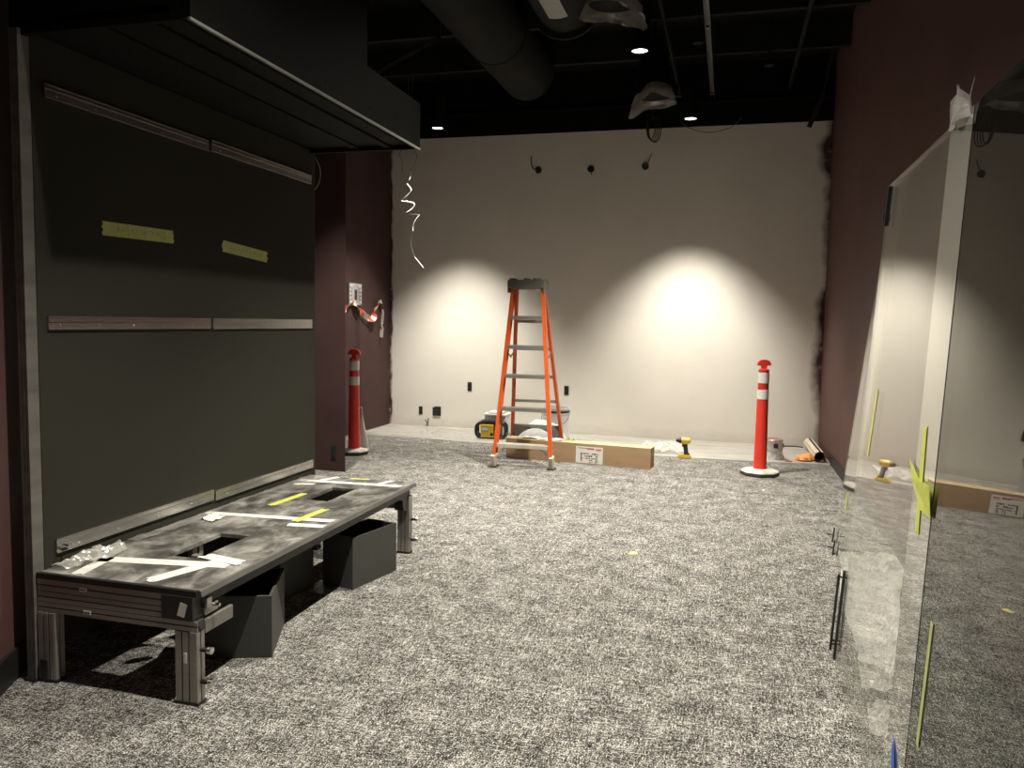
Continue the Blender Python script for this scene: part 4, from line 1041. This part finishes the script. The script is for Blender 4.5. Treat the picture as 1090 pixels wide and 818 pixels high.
t = thing('junction_box', 'square black junction box low on the white wall at left', 'junction box', (-3.545, YB, .19))
bm = BM(); prism(bm, [(-3.60, YB - .001, .13), (-3.49, YB - .001, .13), (-3.49, YB - .001, .248), (-3.565, YB - .001, .248), (-3.575, YB - .001, .24), (-3.60, YB - .001, .236)], (0, -1, 0), .012); finish('box_cover', bm, M['blackpl'], t)
bm = BM(); cyl(bm, (-3.588, YB - .013, .19), (-3.588, YB - .016, .19), .004, seg=8); cyl(bm, (-3.502, YB - .013, .19), (-3.502, YB - .016, .19), .004, seg=8); finish('screw', bm, M['dark_metal'], t)
bm = BM(); tube(bm, [(-3.68, YB - .003, .02), (-3.67, YB - .03, .05), (-3.70, YB - .03, .07)], .006); tube(bm, [(-3.67, YB - .003, .03), (-3.65, YB - .03, .08), (-3.64, YB - .035, .095)], .006)
tag(finish('pipe_stub', bm, M['wire_grey'], origin=(-3.68, YB, .03), smooth=True), 'bent dark wire stub sticking out at the foot of the white wall', 'wire')

# three round knock-out holes high on the wall, with short wires
for i, (x, z, lb) in enumerate(((-2.279, 3.170, 'round dark fitting high on the white wall, leftmost of three, thin wire curling up'), (-1.639, 3.162, 'round dark fitting high on the white wall, middle of three'), (-1.0, 3.172, 'round dark fitting high on the white wall, rightmost of three, below the cable coil'))):
    t = thing('round_fitting', lb, 'wall fitting', (x, YB, z), 0, 'round fittings high on the white wall')
    bm = BM(); lathe(bm, [(.030, 0), (.040, 0), (.040, .010), (.030, .012), (.028, .002), (0, .002)], (0, 0, 0), 24); bm.transform(Matrix.Translation((x, YB, z)) @ Matrix.Rotation(R(90), 4, 'X')); finish('ring', bm, M['blackpl'], t, smooth=True)
    bm = BM()
    if i == 0: tube(bm, [(x - .01, YB - .012, z), (x - .06, YB - .02, z + .02), (x - .085, YB - .02, z + .08), (x - .09, YB - .015, z + .17)], .007)
    elif i == 1: tube(bm, [(x, YB - .012, z), (x + .01, YB - .05, z - .04), (x + .02, YB - .05, z - .075)], .006)
    else: tube(bm, [(x, YB - .012, z), (x + .03, YB - .05, z + .03), (x + .055, YB - .03, z + .09), (x + .07, YB - .02, z + .14)], .005)
    finish('wire', bm, M['wire_grey'], t, smooth=True)

# hanging low-voltage wires at upper left, in the beam of the downlight
def hp(x, z): return (x * .897, 9.47 * .897, H0 + (z - H0) * .897)
t = thing('hanging_cable', 'thin grey cables with highlights painted white, hanging before the top left of the white wall', 'cable', (-3.5, 8.495, 3.2))
bm = BM(); tube(bm, [(-3.54, 8.495, ZC), (-3.54, 8.495, 3.6), hp(-3.98, 3.55), hp(-4.06, 3.42), hp(-4.03, 3.34), hp(-4.02, 3.2)], .004); finish('short_cable', bm, M['wire_grey'], t, smooth=True)
main = [(-3.49, 8.495, ZC), (-3.49, 8.495, 3.6), hp(-3.86, 3.5), hp(-3.83, 3.36), hp(-3.90, 3.20), hp(-3.915, 3.13), hp(-3.93, 3.09), hp(-3.955, 3.04), hp(-3.905, 2.985), hp(-3.915, 2.94), hp(-3.98, 2.875),
        hp(-4.03, 2.835), hp(-3.93, 2.82), hp(-3.86, 2.795), hp(-3.88, 2.74), hp(-3.96, 2.69), hp(-3.90, 2.67), hp(-3.785, 2.655), hp(-3.84, 2.59), hp(-3.87, 2.52), hp(-3.875, 2.46), hp(-3.90, 2.30), hp(-3.84, 2.125)]
bm = BM(); tube(bm, main, .003); finish('long_cable', bm, M['wire_grey'], t, smooth=True)
for pts in ([hp(-3.915, 3.13), hp(-3.93, 3.09)], [hp(-3.955, 3.04), hp(-3.905, 2.985), hp(-3.915, 2.94), hp(-3.98, 2.875)],
            [hp(-4.03, 2.835), hp(-3.93, 2.82), hp(-3.86, 2.795), hp(-3.88, 2.74), hp(-3.96, 2.69)],
            [hp(-3.785, 2.655), hp(-3.84, 2.59), hp(-3.87, 2.52), hp(-3.875, 2.46)], [hp(-3.84, 2.125), hp(-3.78, 2.06), hp(-3.73, 2.0)]):
    bm = BM(); tube(bm, pts, .0058); o = finish('lit_cable_stretch', bm, M['wire_lit'], t, smooth=True); o['label'] = 'white highlight painted along the cable'  # stretches of grey cable caught by the beam, highlight put into white colour
# coil of cable and a drooping wire below the header
bm = BM()
for k in range(4):
    cx, cy, cz = -.905 + k * .012, 9.10 + k * .02, 3.52 - k * .006; rx_, rz_ = .050 + .006 * k, .135
    tube(bm, [(cx + rx_ * math.sin(q), cy + .02 * math.sin(q * 2 + k), cz + rz_ * math.cos(q)) for q in [2 * math.pi * i / 14 for i in range(15)]], .0055, 6, 3)
tube(bm, [(-.90, 9.12, 3.65), (-.90, 9.12, 3.9), (-.88, 9.12, ZC)], .006, 6)
tag(finish('cable_coil', bm, M['wire_black'], origin=(-.9, 9.1, 3.65), smooth=True), 'looped coil of black cable hanging in front of the white wall top', 'cable')
bm = BM(); tube(bm, [(-.62, 9.44, 3.66), (-.52, 9.44, 3.575), (-.30, 9.44, 3.51), (-.06, 9.44, 3.555), (.06, 9.44, 3.66)], .004)
tag(finish('drooping_wire', bm, M['wire_grey'], origin=(-.3, 9.44, 3.6), smooth=True), 'thin wire drooping over the white wall below the right back downlight', 'wire')

# ------------------------------------------------------------------ glass sheets on the right
def pane_frame(base, lean, yw):
    a, b = R(-lean), R(yw)
    n = Vector((math.cos(a) * math.cos(b), math.sin(b), math.sin(a) * math.cos(b))).normalized()
    along = Vector((-n.y, n.x, 0)).normalized(); up = n.cross(along); up = up if up.z > 0 else -up
    base = Vector(base)
    def P(Y, Z, off=0.0):                                        # point on the pane at world Y and height Z
        s = Z / up.z; q = base + up * s; k = (Y - q.y) / along.y
        return q + along * k - n * off
    return P, n
nB = None
PBf, nB = pane_frame((.412 / math.cos(R(3.3)) + .0, 0, 0), 3.3, -.94)
PAf, nA = pane_frame((.662, 5.12, 0), 6.0, -2.3)
t = thing('glass_sheet', 'large clear glass sheet leaning on edge at right, with a pale strip and green tape', 'glass', PBf(2.2, .0), 0)
bm = BM(); prism(bm, [PBf(3.385, .006), PBf(2.17, .006), PBf(2.31, 1.895), PBf(3.385, 1.895)], nB, .010); gl = finish('pane', bm, M['glass'], t)
bm = BM(); prism(bm, [PBf(2.168, .006), PBf(.9, .006), PBf(.9, 1.895), PBf(2.308, 1.895)], nB, .010); o = finish('pane', bm, M['glass_dark'], t); o['label'] = 'darker tinted pane'
bm = BM(); prism(bm, [PBf(2.29, .008, .001), PBf(2.065, .008, .001), PBf(2.205, 1.893, .001), PBf(2.43, 1.893, .001)], -nB, .0003); o = finish('pane_overlap_strip', bm, M['band'], t); o['label'] = 'pale upright strip, doubled pane reflection put into its colour'  # stands in for overlapping panes, their doubled reflection put into pale gloss
bm = BM(); beam(bm, PBf(3.40, .0, -.004), PBf(3.39, .37, -.004), .022, .018, (1, 0, 0), 0, .002); finish('edge_channel', bm, M['blackpl'], t)
bm = BM(); beam(bm, PBf(3.405, .03, .018), PBf(3.40, .35, .018), .010, .010, (1, 0, 0), 0, .002)
for z in (.06, .075, .34): beam(bm, PBf(3.40, z, .024), PBf(3.40, z, -.008), .006, .005, (0, 1, 0))
finish('clamp_bar', bm, M['dark_metal'], t)
bm = BM(); beam(bm, PBf(3.345, 1.735, .002), PBf(3.345, 1.885, .002), .020, .014, (1, 0, 0), 0, .002); box(bm, PBf(3.36, 1.76).x - .012, PBf(3.36, 1.76).x + .01, 3.355, 3.38, 1.755, 1.785, 0, .003); finish('top_clamp', bm, M['blackpl'], t)
t2 = thing('glass_sheet', 'narrow clear glass sheet leaning beyond the far end of the larger one', 'glass', PAf(4.5, 0), 0)
bm = BM(); prism(bm, [PAf(5.10, .006), PAf(4.55, .006), PAf(4.55, 2.13), PAf(5.10, 2.13)], nA, .010); finish('pane', bm, M['glass_back'], t2)
bm = BM()
for (y, z) in ((5.06, .10), (4.95, .05)): beam(bm, PAf(y, z - .045, .012), PAf(y, z + .045, .012), .008, .008, (1, 0, 0)); beam(bm, PAf(y, z, .012), PAf(y, z, .05), .006, .006)
beam(bm, PAf(5.0, .006, .004), PAf(5.0, .006, -.014), .04, .011)
finish('edge_clip', bm, M['dark_metal'], t2)
# lower feet blocks under the big sheet
for y in (3.1, 1.3):
    bm = BM(); beam(bm, PBf(y, .003, .001), PBf(y, .003, -.014), .05, .0055); finish('setting_block', bm, M['blackbase'], t)

# tape on the glass
def gtape(Pf, n, a, b, w, mat, label, off=.0016, rag=.15):
    bm = BM(); A, B = Pf(*a, off), Pf(*b, off); torn_strip(bm, A, B, w, -n, .0008, rag=rag)
    return tag(finish('tape_strip', bm, mat, origin=(A + B) / 2), label, 'tape', 'tape on the glass')
gtape(PBf, nB, (3.10, 1.13), (3.15, .88), .022, M['yellow_tape'], 'thin green tape near the far edge of the big glass sheet')
gtape(PBf, nB, (2.295, 1.09), (2.245, .82), .038, M['yellow_tape'], 'long green tape down the pale strip of the glass', .003)
bm = BM(); prism(bm, [PBf(2.42, .985, .005), PBf(2.36, .94, .006), PBf(2.22, .885, .006), PBf(2.115, .887, .005), PBf(2.135, .965, .012), PBf(2.25, .955, .010)], -nB, .0008)
tag(finish('tape_patch', bm, M['yellow_tape'], origin=PBf(2.25, .93)), 'broad torn green tape patch across the pale strip of the glass', 'tape', 'tape on the glass')
gtape(PBf, nB, (1.995, .668), (1.99, .372), .022, M['olive_tape'], 'long pale green tape low on the glass, right of the pale strip')
gtape(PAf, nA, (4.82, .40), (4.80, .31), .035, M['yellow_tape'], 'tiny green tape on the glass sheet behind', .002, .5)
bm = BM(); prism(bm, [PBf(2.235, .27, .003), PBf(2.21, .20, .003), PBf(2.10, .10, .003), PBf(2.07, .13, .004), PBf(2.13, .19, .006), PBf(2.19, .25, .005)], -nB, .0008)
tag(finish('tape_patch', bm, M['blue_tape'], origin=PBf(2.15, .18)), 'blue tape at the foot of the pale strip on the glass', 'tape', 'tape on the glass')
# plastic crumpled over the top edge
bm = BM()
def topw(u, v):
    p = PBf(2.41 - .20 * u, 1.875 + .10 * v * (.55 + .5 * abs(math.sin(u * 3.4 + .5))), .008)
    return (p.x + .012 * math.sin(u * 9), p.y, p.z)
crumple(bm, topw, 18, 12, .014, 6, 9, (-1, 0, 0))
tag(finish('plastic_wad', bm, M['film_dim'], origin=PBf(2.3, 1.9)), 'pale plastic film bunched on the top edge of the glass sheet', 'plastic film')
# films on the floor behind the glass
bm = BM()
def fl(u, v):
    xa, xb = (.63 + .05 * v * v - .10 * (1 - v)), .68 + .31 * min(1, v * 1.15)
    return (xa + (xb - xa) * u + .012 * math.sin(v * 9), 3.12 + 1.90 * v - .03 * math.sin(u * 5), .002)
crumple(bm, fl, 26, 90, .040, 12, 9, (0, 0, 1))
tag(finish('floor_film', bm, M['film_white'], origin=(.8, 4.1, 0)), 'wrinkled clear plastic sheet on the carpet behind the leaning glass', 'plastic film')
bm = BM(); crumple(bm, lambda u, v: (.50 + .16 * u + .03 * v, 2.76 + .24 * v, .003), 16, 16, .03, 21, 30, (0, 0, 1))
tag(finish('plastic_wad', bm, M['film_white'], origin=(.58, 2.88, 0)), 'small folded white plastic piece low behind the glass', 'plastic film')

# ------------------------------------------------------------------ colour management
vs_ = sc.view_settings
vs_.view_transform = 'Standard'; vs_.look = 'None'; vs_.gamma = 1; vs_.exposure = 0.0; vs_.use_curve_mapping = False
